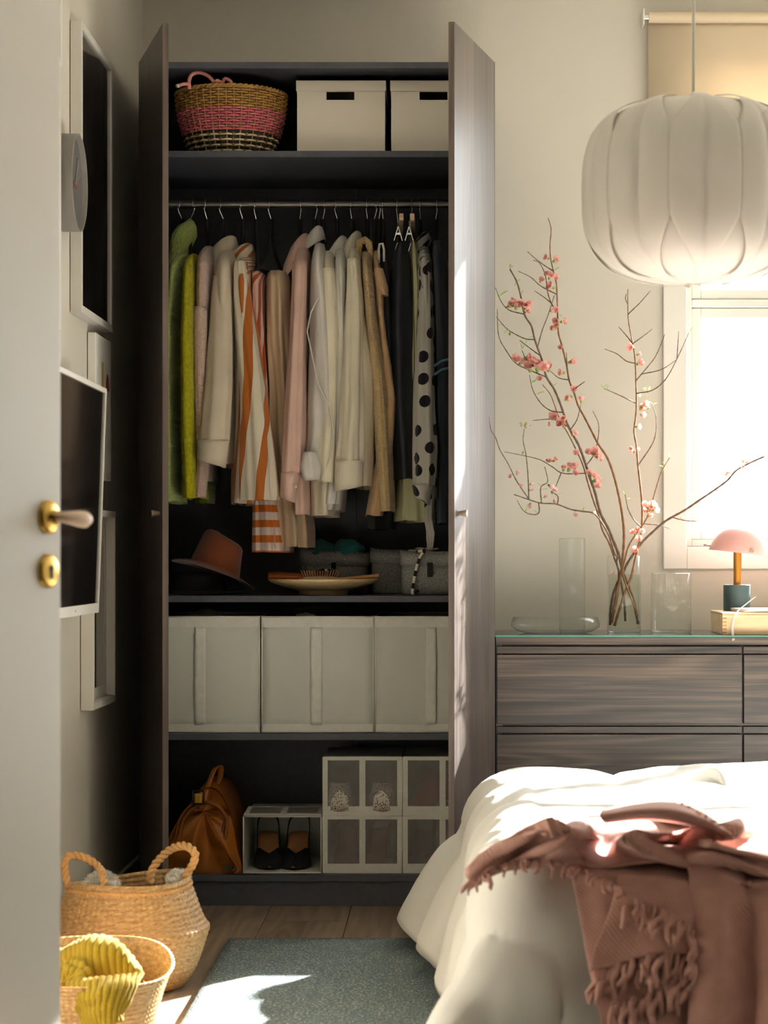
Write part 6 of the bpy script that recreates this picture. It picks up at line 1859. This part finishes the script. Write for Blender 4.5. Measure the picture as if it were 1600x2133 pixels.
TW = [  # (branch, pixels)
 (0,[(1092,656),(1061,646),(1044,628),(1032,599)]), (0,[(1113,708),(1096,706),(1077,698),(1055,684),(1033,659)]), (0,[(1136,785),(1096,768),(1074,756),(1055,731),(1039,699),(1036,643)]),
 (0,[(1124,743),(1105,726),(1083,709)]), (0,[(1123,720),(1130,687),(1142,656),(1155,615)]), (0,[(1167,862),(1149,856),(1127,840),(1110,812),(1103,781)]), (0,[(1190,893),(1202,874),(1210,843)]),
 (0,[(1222,968),(1236,949),(1245,918),(1247,884),(1235,856)]), (0,[(1216,992),(1174,986),(1150,972),(1123,957),(1081,947),(1050,941)]), (0,[(1170,990),(1158,1013)]), (0,[(1096,765),(1092,742),(1087,730)]),
 (1,[(1152,562),(1136,554),(1117,540),(1099,524)]), (1,[(1161,646),(1150,634),(1141,609),(1136,574),(1124,548),(1110,542)]), (1,[(1157,615),(1127,596),(1105,577),(1080,565)]), (1,[(1146,632),(1136,621),(1114,606)]),
 (1,[(1185,793),(1164,787),(1147,773)]), (1,[(1199,813),(1218,795)]), (1,[(1185,771),(1180,735)]),
 (2,[(1311,657),(1333,631),(1355,606)]), (2,[(1321,713),(1342,699),(1360,685)]), (2,[(1318,715),(1305,699),(1289,681)]), (2,[(1322,758),(1305,752),(1285,737),(1260,727)]), (2,[(1324,793),(1346,768),(1367,740),(1385,696)]),
 (2,[(1332,821),(1361,812),(1389,787),(1417,734),(1435,693)]), (2,[(1339,782),(1377,770),(1410,749)]), (2,[(1411,746),(1414,690)]), (2,[(1324,840),(1292,824),(1258,809)]), (2,[(1331,970),(1362,918),(1367,874),(1360,843)]), (2,[(1308,634),(1303,622),(1305,612)]),
 (3,[(1402,1079),(1426,1084),(1451,1086)]), (3,[(1488,1021),(1500,1022),(1511,1023)]),
 (4,[(1340,1092),(1371,1094),(1399,1102)]), (4,[(1333,1094),(1321,1083),(1309,1061),(1302,1030)]),
 (5,[(1100,1040),(1096,1031),(1077,1003),(1058,965),(1042,938),(1032,910),(1023,895),(1017,862),(1011,829)]), (5,[(1104,1040),(1100,992),(1096,949),(1090,918),(1092,893)]), (5,[(1129,1042),(1127,1015),(1141,1003),(1135,972)]),
 (5,[(1123,1050),(1123,1067),(1112,1072),(1092,1065),(1077,1042)]), (5,[(1162,1050),(1162,1034),(1147,1023)]),
 (6,[(1167,876),(1146,873),(1110,876)]),
]
FLW = [(1060,638,9),(1068,632,10),(1076,638,11),(1084,632,10),(1092,640,11),(1100,636,10),(1097,648,8),
 (1072,748,10),(1085,756,9),(1100,750,10),(1113,758,12),(1104,768,13),(1120,766,13),(1132,760,12),(1142,768,11),(1126,785,9),(1098,745,9),
 (1140,537,7),(1156,542,8),(1137,570,8),(1146,577,9),(1157,576,7),(1127,584,7),(1150,597,10),(1148,648,6),(1158,645,8),(1160,667,8),(1172,670,8),(1154,684,8),(1161,678,9),(1168,722,8),(1190,754,10),(1171,776,8),(1196,810,8),(1187,828,10),(1182,832,7),(1211,834,8),
 (1156,867,11),(1168,878,10),(1175,874,9),(1164,882,8),(1144,883,5),(1176,886,7),
 (1316,723,9),(1331,757,9),(1331,738,6),(1340,845,11),(1347,850,9),(1336,850,8),(1338,864,7),(1328,889,7),
 (1229,942,10),(1238,946,11),(1246,952,9),(1240,936,8),(1195,904,8),(1200,941,7),(1174,977,8),(1186,976,10),(1198,974,9),(1199,986,8),(1234,990,8),(1241,1000,10),(1243,1012,8),(1227,984,7),(1141,960,5),(1147,960,5),(1156,958,6),
 (1322,1110,7),(1330,1103,8),(1338,1106,6),(1332,1124,8),(1324,1146,8),(1317,1109,5),(1347,1054,10),(1357,1056,11),(1363,1063,9),(1352,1074,9),(1348,1064,8),
 (1316,934,6),(1320,941,6),(1548,960,6),(1556,962,5),(1548,971,5),(1513,988,5),(1518,984,5),(1420,1080,5)]
PALE = [(1064,990,7),(1078,986,7),(1084,1010,7),(1107,1008,6),(1105,1020,6),(1146,1012,8),(1153,1024,9),(1136,1034,6),(1156,1045,6),(1104,1052,7),(1200,1070,7),(1238,1068,4),(1086,884,5),(1097,888,5),(1329,936,5)]
LVS = [(1062,555),(1066,558),(1012,818),(1008,822),(1016,822),(1086,722),(1092,720),(1437,684),(1430,690),(1444,688),(1262,803),(1256,806),(1266,808),(1355,838),(1364,842),(1096,884),(1102,890),(1115,795),(1120,790),(1075,588),(1080,585),(1088,612),(1052,612),(1040,620),(1045,676),(1052,690),(1060,695),(1098,708),(1110,702),(1150,802),(1157,801),(1302,1028),(1306,1040),(1380,972),(1386,970),(1378,984),(1335,820),(1342,812),(1352,810),(1394,950),(1345,812),(1126,818),(1108,797),(1162,562),(1155,548),(1165,655),(1163,690),(1178,895),(1096,1065),(1117,1066),(1129,1045),(1122,1010),(1135,1020),(1166,1028),(1216,1062),(1090,945)]
def branch_pts(px, yt, yv):
    n = len(px); out = []
    for i, (a_, b_) in enumerate(px):
        f = i/(n-1)
        g = min(1.0, max(0.0, (b_-px[0][1])/max(1.0, (1190-px[0][1]))))
        Y = yt + (yv-yt)*g
        out.append(P(a_, b_, Y))
    return out
broots = []; samples = []
for bi, (px, yt, yv, r0, r1, lab) in enumerate(BRS):
    pts = cat_rom([tuple(p) for p in branch_pts(px, yt, yv)], 6*len(px))
    # keep the stem inside the glass and above its floor
    for p in pts:
        if p[2] < vt + hV:
            d = math.hypot(p[0]-cV[0], p[1]-cV[1]); mxr = rV-0.008
            if d > mxr: p[0] = cV[0]+(p[0]-cV[0])*mxr/d; p[1] = cV[1]+(p[1]-cV[1])*mxr/d
            p[2] = max(p[2], vt+0.014)
    n = len(pts)
    rt = thing('blossom_branch', lab, 'branch', tuple(pts[-1]), 'blossom branches in the vase')
    broots.append(rt)
    rad = [(r1 + (r0-r1)*(i/(n-1))**0.8)*(1+0.12*math.sin(i*1.9)) for i in range(n)]
    link('stem', MB().tube([Vector(p) for p in pts], rad, 8), MT['bark'] if bi in (0, 3, 5) else MT['bark2'], rt, smooth=True)
    samples += [(bi, Vector(p)) for p in pts]
def proj(p): return (VX + F*p.x/p.y, VY - F*(p.z-H)/p.y)
def nearest(bi, x, y):
    best, bp = 1e9, None
    for b_, p in samples:
        if bi is not None and b_ != bi: continue
        q = proj(p); d = (q[0]-x)**2 + (q[1]-y)**2
        if d < best: best, bp = d, (b_, p)
    return bp
rnd = random.Random(5)
for bi, px in TW:
    root = nearest(bi, *px[0])[1]
    lead = 6.30 if px[-1] == (1011, 829) else None
    pts = []
    dY = rnd.uniform(-0.07, 0.05)
    for i, (a_, b_) in enumerate(px):
        f = i/(len(px)-1)
        Y = root.y + (dY*f if lead is None else (lead-root.y)*f**0.8)
        pts.append(P(a_, b_, min(Y, 6.93)))
    pts[0] = root
    C_ = cat_rom([tuple(p) for p in pts], 8*len(pts))
    n = len(C_)
    tw = link('twig', MB().tube([Vector(p) for p in C_], [(0.0019 - 0.0010*i/(n-1))*(1+0.3*(i % 5 == 0)) for i in range(n)], 6), MT['bark'], broots[bi], smooth=True)
    samples += [(bi, Vector(p)) for p in C_]
def blossom_mesh(mat, open_, name):
    mb = MB()
    for k in range(5):
        a0 = 2*PI*k/5
        Gd = []
        for i in range(6):
            u = i/5
            w_ = 0.52*math.sin(PI*(0.12+0.80*u))
            r_ = open_*math.sin(u*1.5) ; z_ = 1.05*u - 0.25*open_*u*u
            Gd.append([(r_*math.cos(a0) - w_*v*math.sin(a0) - 0.25*w_*v*v*math.cos(a0), r_*math.sin(a0) + w_*v*math.cos(a0) - 0.25*w_*v*v*math.sin(a0), z_ + 0.12*v*v) for v in (-1, -.5, 0, .5, 1)])
        mb.grid(Gd)
    mb.lathe([(0.0, -0.55), (0.20, -0.4), (0.30, -0.05), (0.22, 0.18)], 8, mi=1)
    me = bpy.data.meshes.new(name); me.from_pydata(mb.v, [], mb.f)
    me.materials.append(mat); me.materials.append(MT['calyx'])
    me.polygons.foreach_set('material_index', mb.m); me.polygons.foreach_set('use_smooth', [True]*len(me.polygons))
    return me
BM = [blossom_mesh(MT['petal'], 0.75, 'blossom'), blossom_mesh(MT['petal'], 0.45, 'blossom_half'), blossom_mesh(MT['palepetal'], 0.5, 'blossom_pale')]
leafm = bpy.data.meshes.new('leaf')
Lg = MB().grid([[(0.28*math.sin(PI*min(1, u*0.97+0.02))**0.8*v, 0.10*abs(v)-0.15*u*u, u) for v in (-1, -.5, 0, .5, 1)] for u in np.linspace(0, 1, 7)])
leafm.from_pydata(Lg.v, [], Lg.f); leafm.materials.append(MT['leaf']); leafm.polygons.foreach_set('use_smooth', [True]*len(leafm.polygons))
def put(me, nm, bi, p, d, sc):
    o = bpy.data.objects.new(nm, me); COL.objects.link(o); o.parent = broots[bi]
    o.location = Vector(p) - Vector(broots[bi]['_o'])
    q = d.to_track_quat('Z', 'Y'); o.rotation_mode = 'QUATERNION'; o.rotation_quaternion = q
    o.scale = (sc, sc, sc)
for lst, kinds in ((FLW, (0, 0, 1)), (PALE, (2,))):
    for (a_, b_, s_) in lst:
        bi, p = nearest(None, a_, b_)
        q = P(a_, b_, p.y - 0.006)
        d = (q - p); d = d.normalized() if d.length > 0.003 else Vector((0, 0, 1))
        d = (d + Vector((rnd.uniform(-.5, .5), rnd.uniform(-.9, 0), rnd.uniform(-.1, .6)))).normalized()
        put(BM[rnd.choice(kinds)], 'blossom', bi, q - d*0.003, d, s_*p.y/F*1.3)
for (a_, b_) in LVS:
    bi, p = nearest(None, a_, b_)
    q = P(a_, b_, p.y); d = q-p
    d = d.normalized() if d.length > 0.002 else Vector((0, 0, 1))
    d = (d + Vector((rnd.uniform(-.5, .5), rnd.uniform(-.5, .3), rnd.uniform(0, .5)))).normalized()
    put(leafm, 'leaf', bi, p.lerp(q, 0.35), d, max(0.013, min(0.024, (q-p).length*1.3)))
# a fallen flower floating in the vase
fp = bpy.data.objects.new('fallen_blossom', BM[0]); COL.objects.link(fp)
fp.location = P(1276, 1200, Yv-0.02); fp.location.z = vt+zw+0.004; fp.scale = (0.008, 0.008, 0.008); fp.rotation_euler = (1.2, 0.4, 0)
tag(fp, 'single coral blossom floating on the vase water', 'blossom')

for o in bpy.data.objects:
    if '_o' in o: del o['_o']
